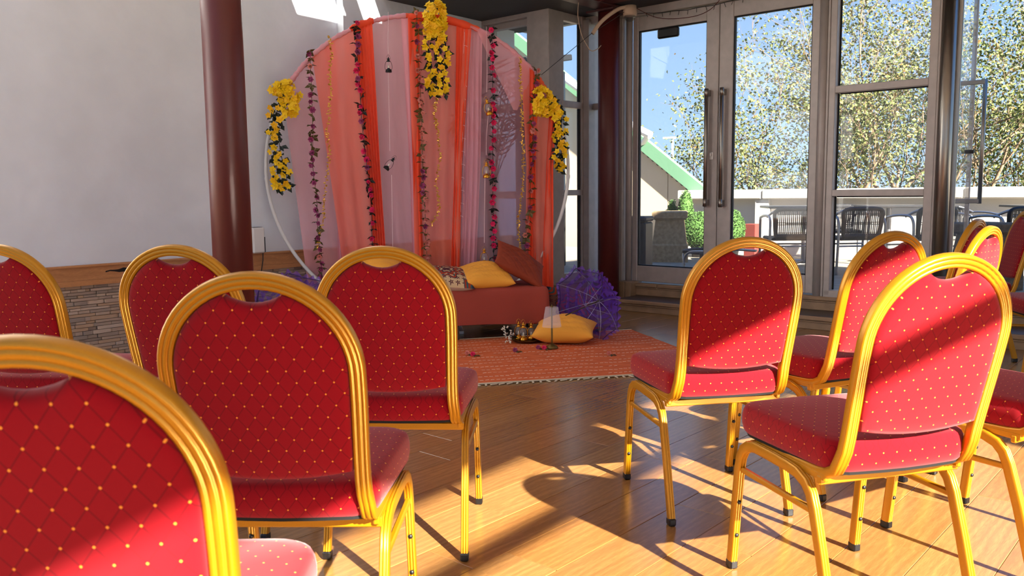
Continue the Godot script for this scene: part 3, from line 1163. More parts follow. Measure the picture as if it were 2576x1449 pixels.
	for r in [[0.965, 0.412], [0.995, 0.420], [1.012, 0.440], [1.012, 0.458], [1.0, 0.474]]:
		var row := PackedVector3Array()
		var uv := PackedVector2Array()
		var run := 0.0
		for j in so.size():
			if j > 0:
				run += so[j].distance_to(so[j - 1])
			row.append(Vector3(so[j].x * r[0], r[1], so[j].y * r[0]))
			uv.append(Vector2(run, r[1]))
		row.append(Vector3(so[0].x * r[0], r[1], so[0].y * r[0]))
		uv.append(Vector2(run + so[0].distance_to(so[-1]), r[1]))
		rows.append(row)
		uvs.append(uv)
	loft(s, rows, false, uvs, 0, false)
	shape(t, "seat", s, M["red_cloth"])
	s = new_st()
	var under := PackedVector3Array()
	for q in so:
		under.append(Vector3(q.x * 0.965, 0.4125, q.y * 0.965))
	var under2 := PackedVector3Array()
	for q in so:
		under2.append(Vector3(q.x * 0.955, 0.404, q.y * 0.955))
	loft(s, [under2, under], true, [], -1)
	fan(s, under2, false)
	shape(t, "seat_board", s, M["black_board"])
	# legs: an arch on either side, its front and its rear half
	for sd in [-1.0, 1.0]:
		var front := [Vector3(0.2045, 0.022, -0.2275), Vector3(0.203, 0.20, -0.209), Vector3(0.2025, 0.30, -0.198), Vector3(0.202, 0.338, -0.190), Vector3(0.2015, 0.362, -0.176), Vector3(0.201, 0.378, -0.152), Vector3(0.2005, 0.384, -0.120), Vector3(0.2, 0.384, -0.060), Vector3(0.2, 0.383, -0.01)]
		var rear := [Vector3(0.2, 0.383, -0.01), Vector3(0.2, 0.382, 0.030), Vector3(0.2, 0.378, 0.070), Vector3(0.2005, 0.364, 0.106), Vector3(0.201, 0.342, 0.128), Vector3(0.202, 0.31, 0.143), Vector3(0.203, 0.20, 0.178), Vector3(0.2045, 0.022, 0.2275)]
		for arr in [front, rear]:
			var pp := []
			var aa := []
			for p in arr:
				pp.append(p * Vector3(sd, 1, 1))
				aa.append(Vector3(sd, 0, 0))
			s = new_st()
			sweep(s, pp, aa, ribbed(0.022, 0.030))
			var lg := shape(t, "leg", s, M["gold_frame"])
			var f: Vector3 = pp[0] if arr == front else pp[-1]
			s = new_st()
			box(s, Vector3(f.x, 0.0125, f.z), Vector3(0.024, 0.025, 0.032), 0.004)
			shape(lg, "rubber_foot", s, M["black_plastic"])
			if arr == front:
				for yy in [0.105, 0.205]:
					s = new_st()
					var zz := lerpf(-0.2275, -0.209, (yy - 0.022) / 0.178)
					lathe(s, [[0.0, 0.006], [0.004, 0.0055], [0.006, 0.003], [0.0065, 0.0]], 10, Vector3(f.x, yy, zz + 0.014), Basis(Vector3.RIGHT, PI / 2))
					shape(lg, "rivet", s, M["black_plastic"])
		s = new_st()
		box(s, Vector3(sd * 0.2018, 0.302, -0.026), Vector3(0.014, 0.016, 0.345), 0.003)
		shape(t, "stretcher", s, M["gold_frame"])
		s = new_st()
		box(s, Vector3(sd * 0.190, 0.392, 0.02), Vector3(0.014, 0.020, 0.30), 0.003)
		shape(t, "side_rail", s, M["gold_frame"])
	for zz in [0.150, -0.150]:
		s = new_st()
		box(s, Vector3(0, 0.383, zz), Vector3(0.40, 0.022, 0.016), 0.003)
		shape(t, "cross_rail", s, M["gold_frame"])
	return t

func build_chairs() -> void:
	# place on the floor, and how far it is turned to the right of straight ahead
	var list := [
		[-0.532, -1.169, -3.9, "nearest red banquet chair, cut off by the lower left corner"],
		[-0.475, -1.874, 1.6, "large red banquet chair behind the nearest one, left of the aisle"],
		[-0.339, -2.613, 3.2, "red banquet chair left of the aisle, right in front of the draped bed"],
		[-0.950, -2.787, 8.0, "red banquet chair in front of the left maroon column"],
		[-1.568, -2.928, 7.5, "red banquet chair cut off by the left edge"],
		[0.666, -2.880, -10.4, "red banquet chair on the right side of the aisle in front of the glass doors"],
		[0.878, -2.143, -15.4, "big half-sunlit red banquet chair at the right with a shadow band across it"],
		[1.148, -3.119, -26.3, "red banquet chair in front of the tall fixed window, a lit patch on its back"],
		[1.475, -2.488, -29.7, "red banquet chair at the right edge, only its seat and legs in view"],
		[1.575, -3.390, -43.0, "small sunlit red banquet chair behind the big right one"],
		[1.930, -4.130, -46.0, "dark red banquet chair with its shaded back before the stone pedestal"],
		[2.930, -5.380, -77.0, "red banquet chair at the right edge with its back seen edge on"],
		[2.920, -4.480, -80.0, "red banquet chair at the right edge, only its seat front in view"],
	]
	for i in list.size():
		var e = list[i]
		var c: Node3D
		if i == 0:
			c = make_chair()
		else:
			c = get_node("banquet_chair").duplicate()
		c.name = numbered("banquet_chair")
		add_child(c)
		c.position = Vector3(e[0], 0, e[1])
		c.rotation_degrees.y = -e[2]
		c.set_meta("label", e[3])
		c.set_meta("category", "chair")
		c.set_meta("group", "red and gold banquet chairs in rows")

# ---------------------------------------------------------------- the stage
const HOOP := Vector3(-0.703, 0, -6.60)
const HOOP_TURN := 6.5
const HOOP_R := 1.165
const HOOP_Y := 1.258

func H(x: float, y: float, z := 0.0) -> Vector3:
	var t := deg_to_rad(HOOP_TURN)
	return HOOP + Vector3(cos(t), 0, -sin(t)) * x + Vector3(sin(t), 0, cos(t)) * z + Vector3(0, y, 0)

func ring_y(x: float) -> float:
	return HOOP_Y + sqrt(maxf(0.0, HOOP_R * HOOP_R - x * x))

func cloth_strip(s: SurfaceTool, top: Vector2, midx: Vector2, bot: Vector2, yb: float, z0: float, folds: float, amp: float, nu := 40, nv := 30, phase := 0.0, ytop := -1.0) -> void:
	var rows := []
	var n := FastNoiseLite.new()
	n.seed = int(phase * 100.0) + 3
	n.frequency = 1.4
	for j in nv + 1:
		var t := float(j) / nv
		var row := PackedVector3Array()
		for i in nu + 1:
			var f := float(i) / nu
			var xt := lerpf(top.x, top.y, f)
			var y1 := ring_y(xt) if ytop < 0.0 else ytop
			var y := lerpf(y1, yb, t)
			# the middle row is given at 1.28 m
			var tm := clampf((y1 - 1.28) / maxf(0.05, y1 - yb), 0.1, 0.9)
			var x: float
			if t < tm:
				x = lerpf(xt, lerpf(midx.x, midx.y, f), t / tm)
			else:
				x = lerpf(lerpf(midx.x, midx.y, f), lerpf(bot.x, bot.y, f), (t - tm) / (1.0 - tm))
			var k := 0.35 + 0.65 * smoothstep(0.0, 0.4, t)
			var z := z0 + amp * k * sin(f * folds * TAU + phase + 0.7 * sin(t * 2.3 + phase)) + 0.025 * n.get_noise_2d(x * 2.0, y) * k
			row.append(Vector3(x, y, z))
		rows.append(row)
	loft(s, rows)

func build_stage() -> void:
	var h := thing("flower_hoop", "big white tubular hoop wrapped in pink and coral cloth", "hoop", HOOP, HOOP_TURN)
	var arc := func(a0: float, a1: float, n: int) -> Array:
		var o := []
		for i in n + 1:
			var a := deg_to_rad(lerpf(a0, a1, float(i) / n))
			o.append(Vector3(cos(a) * HOOP_R, HOOP_Y + sin(a) * HOOP_R, 0))
		return o
	var s := new_st()
	tube(s, arc.call(0.0, 360.0, 96), 0.0135, 10, false)
	shape(h, "ring", s, M["white_tube"])
	for a in [183.0, 357.0]:
		s = new_st()
		tube(s, arc.call(a - 0.7, a + 0.7, 2), 0.016, 10)
		shape(h, "joint_sleeve", s, M["white_tube"])
	for e in [[26.0, 38.0, "coral_wrap"], [38.0, 66.0, "pink_wrap"], [66.0, 94.0, "coral_wrap"], [94.0, 112.0, "pink_wrap"], [112.0, 130.0, "pink_wrap"], [130.0, 146.0, "pink_wrap"]]:
		s = new_st()
		var p: Array = arc.call(e[0], e[1], 24)
		var rr := []
		for i in p.size():
			rr.append(0.0185 + 0.003 * sin(i * 1.9) + 0.002 * sin(i * 0.7))
		tube(s, p, rr, 9)
		shape(h, "cloth_wrap", s, M[e[2]])
	for x in [-0.28, 0.28]:
		s = new_st()
		box(s, Vector3(x, 0.012, 0), Vector3(0.05, 0.024, 0.5), 0.004)
		box(s, Vector3(x, 0.075, 0), Vector3(0.03, 0.13, 0.03), 0.003)
		shape(h, "foot", s, M["white_tube"])

	# drapes
	var d: Node3D
	d = thing("sheer_drape", "pale pink sheer drape hanging at the far left of the hoop", "drape", HOOP, HOOP_TURN, "drapes hung from the hoop")
	s = new_st()
	cloth_strip(s, Vector2(-1.02, -0.42), Vector2(-0.97, -0.46), Vector2(-0.86, -0.40), 0.06, -0.035, 2.5, 0.012, 40, 40, 0.4)
	shape(d, "panel", s, M["pink_sheer"])
	s = new_st()
	cloth_strip(s, Vector2(-0.70, -0.62), Vector2(-0.64, -0.60), Vector2(-0.66, -0.58), 0.06, -0.02, 3.0, 0.010, 24, 30, 1.4)
	shape(d, "fold", s, M["pink_fold"])
	d = thing("coral_drape", "coral drape left of the middle, gathered into a dense orange edge", "drape", HOOP, HOOP_TURN, "drapes hung from the hoop")
	s = new_st()
	cloth_strip(s, Vector2(-0.79, -0.40), Vector2(-0.69, -0.40), Vector2(-0.56, -0.34), 0.06, 0.012, 2.2, 0.012, 40, 40, 1.1)
	shape(d, "panel", s, M["coral_sheer"])
	s = new_st()
	cloth_strip(s, Vector2(-0.47, -0.335), Vector2(-0.40, -0.305), Vector2(-0.345, -0.255), 0.06, 0.026, 5.0, 0.013, 56, 40, 2.0)
	shape(d, "gathered_edge", s, M["coral_dense"])
	s = new_st()
	var knot := []
	for i in 9:
		var x := -0.50 + i * 0.022
		knot.append(Vector3(x, ring_y(x) + 0.004 * sin(i * 2.0), 0.012))
	tube(s, knot, [0.016, 0.024, 0.028, 0.026, 0.030, 0.027, 0.024, 0.028, 0.018], 10)
	shape(d, "knot", s, M["coral_dense"])
	d = thing("sheer_drape", "pale pink sheer drape in the middle with two black lanterns before it", "drape", HOOP, HOOP_TURN, "drapes hung from the hoop")
	s = new_st()
	cloth_strip(s, Vector2(-0.42, 0.06), Vector2(-0.36, -0.02), Vector2(-0.30, 0.0), 0.06, -0.030, 2.0, 0.010, 36, 40, 2.6)
	shape(d, "panel", s, M["pink_sheer"])
	s = new_st()
	cloth_strip(s, Vector2(-0.12, -0.02), Vector2(-0.08, -0.03), Vector2(-0.07, -0.035), 0.06, -0.012, 2.0, 0.008, 20, 30, 3.1)
	shape(d, "fold", s, M["pink_fold"])
	d = thing("coral_drape", "wide coral drape at the middle of the hoop under the yellow flowers", "drape", HOOP, HOOP_TURN, "drapes hung from the hoop")
	s = new_st()
	cloth_strip(s, Vector2(-0.07, 0.41), Vector2(-0.055, 0.32), Vector2(-0.06, 0.28), 0.06, 0.012, 3.3, 0.016, 60, 40, 0.2)
	shape(d, "panel", s, M["coral_sheer"])
	s = new_st()
	cloth_strip(s, Vector2(-0.065, 0.02), Vector2(-0.055, 0.005), Vector2(-0.06, 0.01), 0.06, 0.02, 1.5, 0.010, 24, 40, 0.7)
	shape(d, "gathered_edge", s, M["coral_dense"])
	s = new_st()
	cloth_strip(s, Vector2(0.30, 0.415), Vector2(0.265, 0.325), Vector2(0.20, 0.28), 0.06, 0.02, 2.6, 0.015, 36, 40, 1.7)
	shape(d, "gathered_edge", s, M["coral_dense"])
	s = new_st()
	knot = []
	for i in 16:
		var x := -0.06 + i * 0.031
		knot.append(Vector3(x, ring_y(x) - 0.012, 0.012))
	tube(s, knot, [0.018, 0.03, 0.036, 0.036, 0.034, 0.033, 0.03, 0.03, 0.03, 0.03, 0.032, 0.030, 0.028, 0.032, 0.030, 0.018], 10)
	shape(d, "knot", s, M["coral_dense"])
	d = thing("sheer_drape", "mauve pink sheer drape on the right with brass lanterns before it", "drape", HOOP, HOOP_TURN, "drapes hung from the hoop")
	s = new_st()
	cloth_strip(s, Vector2(0.36, 0.86), Vector2(0.31, 0.84), Vector2(0.27, 0.82), 0.06, -0.030, 2.5, 0.010, 40, 40, 0.9)
	shape(d, "panel", s, M["mauve_sheer"])
	s = new_st()
	cloth_strip(s, Vector2(0.37, 0.50), Vector2(0.335, 0.47), Vector2(0.28, 0.40), 0.06, -0.012, 3.5, 0.010, 36, 40, 2.9)
	shape(d, "fold", s, M["pink_fold"])
	# the corner of cloth turned over the ring
	s = new_st()
	var rows := []
	for j in 13:
		var t := j / 12.0
		var row := PackedVector3Array()
		for i in 17:
			var f := i / 16.0
			var x := lerpf(0.40, 0.88, f)
			var low := 1.68 + absf(f - 0.72) * 1.05
			row.append(Vector3(x, lerpf(ring_y(x), minf(low, ring_y(x) - 0.02), t), 0.016 + 0.01 * sin(f * 9.0 + t * 2.0)))
		rows.append(row)
	loft(s, rows)
	shape(d, "turned_corner", s, M["pink_sheer"])
	d = thing("coral_drape", "narrow coral drape at the right of the hoop reaching the floor", "drape", HOOP, HOOP_TURN, "drapes hung from the hoop")
	s = new_st()
	cloth_strip(s, Vector2(0.79, 1.07), Vector2(0.83, 1.04), Vector2(0.80, 1.03), 0.03, 0.012, 2.4, 0.012, 40, 40, 0.5)
	shape(d, "panel", s, M["coral_sheer"])
	s = new_st()
	cloth_strip(s, Vector2(0.86, 0.93), Vector2(0.85, 0.90), Vector2(0.83, 0.90), 0.03, 0.022, 2.0, 0.010, 24, 40, 2.2)
	shape(d, "gathered_edge", s, M["coral_dense"])
	s = new_st()
	cloth_strip(s, Vector2(1.02, 1.075), Vector2(0.985, 1.04), Vector2(0.93, 1.035), 0.03, 0.022, 2.0, 0.012, 24, 40, 1.2)
	shape(d, "gathered_edge", s, M["coral_dense"])

	build_garlands()
	build_lanterns()
	build_bed()
	build_rug()
	build_parasols()
	build_palm()

func petal_ring(s: SurfaceTool, n: int, r0: float, r1: float, y0: float, y1: float, turn: float, wide := 0.62) -> void:
	s.set_smooth_group(-1)
	for i in n:
		var a := TAU * i / n + turn
		var w := TAU / n * wide
		var p0 := Vector3(cos(a - w * 0.4) * r0, y0, sin(a - w * 0.4) * r0)
		var p1 := Vector3(cos(a + w * 0.4) * r0, y0, sin(a + w * 0.4) * r0)
		var rm := lerpf(r0, r1, 0.65)
		var ym := lerpf(y0, y1, 0.55)
		var q0 := Vector3(cos(a - w) * rm, ym, sin(a - w) * rm)
		var q1 := Vector3(cos(a + w) * rm, ym, sin(a + w) * rm)
		var tip := Vector3(cos(a) * r1, y1, sin(a) * r1)
		quad(s, p0, p1, q1, q0)
		tri(s, q0, q1, tip)

func leaf_shape(s: SurfaceTool, at: Vector3, dir: Vector3, up: Vector3, ln: float, wd: float) -> void:
	# a leaf folded along its midrib
	s.set_smooth_group(-1)
	dir = dir.normalized()
	var side := dir.cross(up).normalized()
	up = side.cross(dir)
	var m1 := at + dir * ln * 0.4 - up * ln * 0.06
	var tip := at + dir * ln - up * ln * 0.10
	var l := at + dir * ln * 0.42 + side * wd * 0.5 + up * wd * 0.10
	var r := at + dir * ln * 0.42 - side * wd * 0.5 + up * wd * 0.10
	tri(s, at, l, m1)
	tri(s, l, tip, m1)
	tri(s, at, m1, r)
	tri(s, m1, tip, r)

var rose_mesh: ArrayMesh
var sprig_mesh: ArrayMesh
var blossom_mesh: ArrayMesh

func garland(label: String, path: Array, roses: Array, leaf_mat: String, every := 0.052) -> void:
	var root := thing("rose_garland", label, "garland", H(path[0].x, path[0].y, 0.045), HOOP_TURN, "artificial rose garlands on the hoop")
	var pts := []
	for p in path:
		pts.append(Vector3(p.x - path[0].x, p.y - path[0].y, 0.0))
	var c := curve(pts, 6)
	var s := new_st()
	tube(s, c, 0.0022, 5)
	shape(root, "stem", s, M[leaf_mat])
	var total := 0.0
	var next := 0.0
	var k := 0
	for i in c.size() - 1:
		var seg: float = c[i].distance_to(c[i + 1])
		while next < total + seg:
			var p: Vector3 = c[i].lerp(c[i + 1], (next - total) / seg)
			var off := Vector3(rng.randf_range(-0.014, 0.014), 0, rng.randf_range(0.006, 0.018))
			var b := Basis(Vector3(rng.randf_range(-1, 1), 1, rng.randf_range(-0.5, 0.5)).normalized(), rng.randf() * TAU)
			put(root, "leaf_sprig", sprig_mesh, M[leaf_mat], Transform3D(b.scaled(Vector3.ONE * rng.randf_range(1.05, 1.55)), p + off))
			if k % 2 == 0 or rng.randf() < 0.45:
				var face := Vector3(rng.randf_range(-0.8, 0.8), rng.randf_range(-0.5, 0.4), 1).normalized()
				var bb := Basis.looking_at(face, Vector3.UP) * Basis(Vector3.RIGHT, -PI / 2)
				put(root, "rose", rose_mesh, M[roses[rng.randi() % roses.size()]], Transform3D(bb.scaled(Vector3.ONE * rng.randf_range(1.0, 1.4)), p + Vector3(rng.randf_range(-0.012, 0.012), -0.012, 0.022)))
			k += 1
			next += every * rng.randf_range(0.75, 1.3)
		total += seg

func gold_garland(label: String, path: Array) -> void:
	var root := thing("gold_leaf_garland", label, "garland", H(path[0].x, path[0].y, 0.06), HOOP_TURN, "gold leaf garlands on the hoop")
	var pts := []
	for p in path:
		pts.append(Vector3(p.x - path[0].x, p.y - path[0].y, 0.0))
	var c := curve(pts, 10)
	var s := new_st()
	tube(s, c, 0.0012, 4)
	shape(root, "wire", s, M["gold_leaf"])
	s = new_st()
	for i in c.size():
		for k in 2:
			var dir := Vector3(rng.randf_range(-1, 1), rng.randf_range(-0.8, 0.5), rng.randf_range(0.0, 0.8))
			leaf_shape(s, c[i], dir, Vector3(rng.randf_range(-0.3, 0.3), 0.3, 1), rng.randf_range(0.016, 0.026), 0.013)
	var o := shape(root, "leaves", s, M["gold_leaf"])
	o.set_meta("kind", "stuff")

func yellow_bunch(label: String, at: Vector3, head: Array, tails: Array) -> void:
	var root := thing("yellow_flower_bunch", label, "flowers", at, HOOP_TURN, "trailing bunches of yellow flowers")
	# head: a dome of blossoms
	for e in head:
		var c: Vector3 = e[0]
		var r: Vector3 = e[1] * 1.2
		for i in int(e[2] * 1.9):
			var v := Vector3(rng.randf_range(-1, 1), rng.randf_range(-1, 1), rng.randf_range(-0.15, 1)).normalized()
			var bb := Basis.looking_at((v + Vector3(0, 0, 0.35)).normalized(), Vector3.UP) * Basis(Vector3.RIGHT, -PI / 2) * Basis(Vector3.UP, rng.randf() * TAU)
			put(root, "blossom", blossom_mesh, M["yellow_petal" if rng.randf() < 0.68 else "golden_petal"], Transform3D(bb.scaled(Vector3.ONE * rng.randf_range(0.85, 1.2)), c + v * r * pow(rng.randf(), 0.35)))
	var s := new_st()
	for tail in tails:
		var c := curve(tail, 6)
		tube(s, c, 0.0025, 5)
	shape(root, "stems", s, M["leaf_green"])
	for tail in tails:
		var c := curve(tail, 5)
		for i in c.size():
			for k in 2:
				s = new_st()
				leaf_shape(s, Vector3.ZERO, Vector3(rng.randf_range(-1, 1), rng.randf_range(-1.1, 0.3), rng.randf_range(0.0, 0.7)), Vector3(rng.randf_range(-0.4, 0.4), 0.4, 1), rng.randf_range(0.045, 0.062), 0.036)
				shape(root, "leaf", s, M["leaf_green"], Transform3D(Basis(), c[i] + Vector3(rng.randf_range(-0.02, 0.02), 0, rng.randf_range(0, 0.02))))
			if rng.randf() < 0.85:
				var face := Vector3(rng.randf_range(-0.9, 0.9), rng.randf_range(-0.9, 0.5), 1).normalized()
				var bb := Basis.looking_at(face, Vector3.UP) * Basis(Vector3.RIGHT, -PI / 2) * Basis(Vector3.UP, rng.randf() * TAU)
				put(root, "blossom", blossom_mesh, M["yellow_petal" if rng.randf() < 0.68 else "golden_petal"], Transform3D(bb.scaled(Vector3.ONE * rng.randf_range(0.8, 1.15)), c[i] + Vector3(rng.randf_range(-0.035, 0.035), rng.randf_range(-0.012, 0.012), 0.032)))

func build_garlands() -> void:
	var s := new_st()
	petal_ring(s, 6, 0.004, 0.020, -0.004, 0.004, 0.0)
	petal_ring(s, 5, 0.004, 0.016, -0.002, 0.011, 0.5)
	petal_ring(s, 4, 0.003, 0.010, 0.0, 0.015, 0.2)
	petal_ring(s, 3, 0.001, 0.005, 0.004, 0.017, 0.9)
	rose_mesh = done(s)
	s = new_st()
	for i in 4:
		var a := TAU * i / 4.0 + 0.3
		leaf_shape(s, Vector3.ZERO, Vector3(cos(a), -0.15, sin(a)), Vector3.UP, 0.034, 0.024)
	sprig_mesh = done(s)
	s = new_st()
	petal_ring(s, 5, 0.002, 0.030, 0.0, 0.009, 0.0, 0.50)
	petal_ring(s, 3, 0.001, 0.013, 0.002, 0.013, 0.4)
	blossom_mesh = done(s)
	var V := func(list: Array) -> Array:
		var o := []
		for e in list:
			o.append(Vector2(e[0], e[1]))
		return o
	garland("garland of mauve and blush roses with olive leaves, leftmost on the hoop", V.call([[-0.80, 2.13], [-0.80, 1.86], [-0.80, 1.56], [-0.81, 1.29], [-0.79, 1.04], [-0.79, 0.83], [-0.78, 0.62], [-0.77, 0.46]]), ["rose_mauve", "rose_mauve", "rose_blush"], "leaf_olive")
	garland("garland of hot pink roses with dark leaves on the gathered coral drape", V.call([[-0.45, 2.36], [-0.45, 2.09], [-0.44, 1.85], [-0.43, 1.58], [-0.40, 1.25], [-0.38, 0.98], [-0.38, 0.73], [-0.36, 0.56]]), ["rose_hot", "rose_hot", "rose_mauve"], "leaf_dark")
	garland("garland of mauve and blush roses at the hoop's middle, left of the yellow flowers", V.call([[0.0, 2.44], [0.0, 2.21], [0.01, 1.94], [0.02, 1.7], [0.02, 1.46], [0.02, 1.22], [0.03, 0.97], [0.03, 0.76], [0.04, 0.55]]), ["rose_mauve", "rose_blush", "rose_blush"], "leaf_olive")
	garland("garland of hot pink roses with dark leaves beside the brass lanterns", V.call([[0.57, 2.32], [0.57, 2.15], [0.57, 1.88], [0.57, 1.64], [0.56, 1.4], [0.56, 1.15], [0.56, 0.91], [0.56, 0.72], [0.56, 0.54]]), ["rose_hot"], "leaf_dark")
	garland("garland of mauve and blush roses on the narrow coral drape at the right", V.call([[0.91, 2.02], [0.90, 1.85], [0.88, 1.64], [0.88, 1.4], [0.86, 1.21], [0.85, 0.96], [0.82, 0.78], [0.81, 0.59], [0.81, 0.44]]), ["rose_mauve", "rose_blush", "rose_mauve"], "leaf_olive")
	gold_garland("thin gold leaf garland on the left coral drape", V.call([[-0.65, 2.25], [-0.64, 2.12], [-0.66, 1.97], [-0.66, 1.8], [-0.69, 1.56], [-0.68, 1.38], [-0.72, 1.14], [-0.74, 0.92], [-0.79, 0.68]]))
	gold_garland("thin gold leaf garland hanging below the middle yellow flowers", V.call([[0.14, 1.82], [0.12, 1.67], [0.14, 1.55], [0.15, 1.34], [0.12, 1.13], [0.14, 0.97], [0.08, 0.84]]))
	gold_garland("thin gold leaf garland left of the narrow coral drape", V.call([[0.78, 2.1], [0.78, 1.94], [0.79, 1.76], [0.79, 1.55], [0.8, 1.33], [0.79, 1.09], [0.76, 0.9], [0.76, 0.72], [0.77, 0.56]]))
	var X := func(x: float, y: float, z := 0.0) -> Vector3:
		return Vector3(x, y, z)
	yellow_bunch("yellow flower bunch hanging at the left rim of the hoop", H(-1.0, 1.80, 0.06),
		[[X.call(0.0, 0.075), Vector3(0.075, 0.045, 0.04), 16], [X.call(-0.07, 0.055), Vector3(0.045, 0.03, 0.03), 6], [X.call(0.06, 0.0), Vector3(0.055, 0.06, 0.04), 16], [X.call(0.045, -0.09), Vector3(0.05, 0.04, 0.03), 9]],
		[[X.call(0.0, 0.04), X.call(-0.05, -0.05), X.call(-0.09, -0.15), X.call(-0.09, -0.30), X.call(-0.08, -0.45), X.call(-0.07, -0.58), X.call(-0.05, -0.68)], [X.call(0.0, 0.02), X.call(-0.02, -0.12), X.call(-0.05, -0.26), X.call(-0.04, -0.42), X.call(-0.01, -0.55), X.call(0.0, -0.66)]])
	yellow_bunch("yellow flower bunch hanging from the top of the hoop", H(0.15, 2.36, 0.06),
		[[X.call(-0.005, 0.04), Vector3(0.075, 0.11, 0.05), 40], [X.call(-0.02, -0.04), Vector3(0.075, 0.06, 0.05), 20]],
		[[X.call(0.0, 0.0), X.call(-0.06, -0.12), X.call(-0.07, -0.25), X.call(-0.05, -0.38), X.call(-0.06, -0.52)], [X.call(0.0, 0.0), X.call(0.0, -0.14), X.call(0.01, -0.28), X.call(-0.01, -0.42), X.call(-0.01, -0.54)], [X.call(0.0, 0.0), X.call(0.05, -0.12), X.call(0.06, -0.26), X.call(0.05, -0.40), X.call(0.04, -0.53)]])
	yellow_bunch("yellow flower bunch hanging at the right rim of the hoop", H(0.99, 1.76, 0.06),
		[[X.call(-0.03, 0.06), Vector3(0.06, 0.06, 0.04), 16], [X.call(-0.055, -0.03), Vector3(0.05, 0.06, 0.04), 16], [X.call(0.0, -0.06), Vector3(0.06, 0.04, 0.04), 10]],
		[[X.call(0.0, 0.04), X.call(0.07, 0.0), X.call(0.11, -0.10), X.call(0.11, -0.24), X.call(0.11, -0.38), X.call(0.10, -0.52)], [X.call(0.0, 0.0), X.call(0.05, -0.08), X.call(0.07, -0.20), X.call(0.08, -0.34), X.call(0.06, -0.50)]])

func make_lantern(parent: Node3D, metal: String, hgt: float) -> void:
	# a hurricane lantern, standing on its foot
	var k := hgt / 0.15
	var s := new_st()
	lathe(s, [[0.0, 0.0], [0.030, 0.0], [0.032, 0.006], [0.029, 0.024], [0.022, 0.030], [0.014, 0.034], [0.012, 0.040], [0.0, 0.040]], 16, Vector3.ZERO, Basis().scaled(Vector3.ONE * k))
	shape(parent, "tank", s, M[metal])
	s = new_st()
	lathe(s, [[0.013, 0.040], [0.024, 0.056], [0.026, 0.068], [0.020, 0.088], [0.013, 0.102]], 14, Vector3.ZERO, Basis().scaled(Vector3.ONE * k))
	shape(parent, "glass_chimney", s, M["lantern_glass"])
	s = new_st()
	lathe(s, [[0.0, 0.040], [0.007, 0.040], [0.006, 0.062], [0.0, 0.070]], 8, Vector3.ZERO, Basis().scaled(Vector3.ONE * k))
	shape(parent, "candle", s, M["candle"])
	s = new_st()
	lathe(s, [[0.014, 0.102], [0.020, 0.104], [0.018, 0.110], [0.012, 0.114], [0.012, 0.124], [0.016, 0.127], [0.010, 0.134], [0.004, 0.138], [0.005, 0.144], [0.0, 0.150]], 14, Vector3.ZERO, Basis().scaled(Vector3.ONE * k))
	shape(parent, "cap", s, M[metal])
	for sd in [-1.0, 1.0]:
		s = new_st()
		var p := []
		for q in [[0.028, 0.022], [0.034, 0.040], [0.034, 0.066], [0.028, 0.090], [0.018, 0.106]]:
			p.append(Vector3(q[0] * sd, q[1], 0) * k)
		tube(s, curve(p, 4), 0.0022 * k, 6)
		shape(parent, "side_wire", s, M[metal])
	s = new_st()
	var bail := []
	for i in 13:
		var a := PI * i / 12.0
		bail.append(Vector3(cos(a) * 0.020, 0.122 + sin(a) * 0.045, 0) * k)
	tube(s, bail, 0.0012 * k, 5)
	shape(parent, "bail", s, M[metal])

func cord(called: String, label: String, pts: Array, r: float, m: String, category := "string") -> void:
	var t := thing(called, label, category, pts[0])
	var q := []
	for p in pts:
		q.append(p - pts[0])
	var s := new_st()
	tube(s, q, r, 6)
	shape(t, "line", s, M[m])

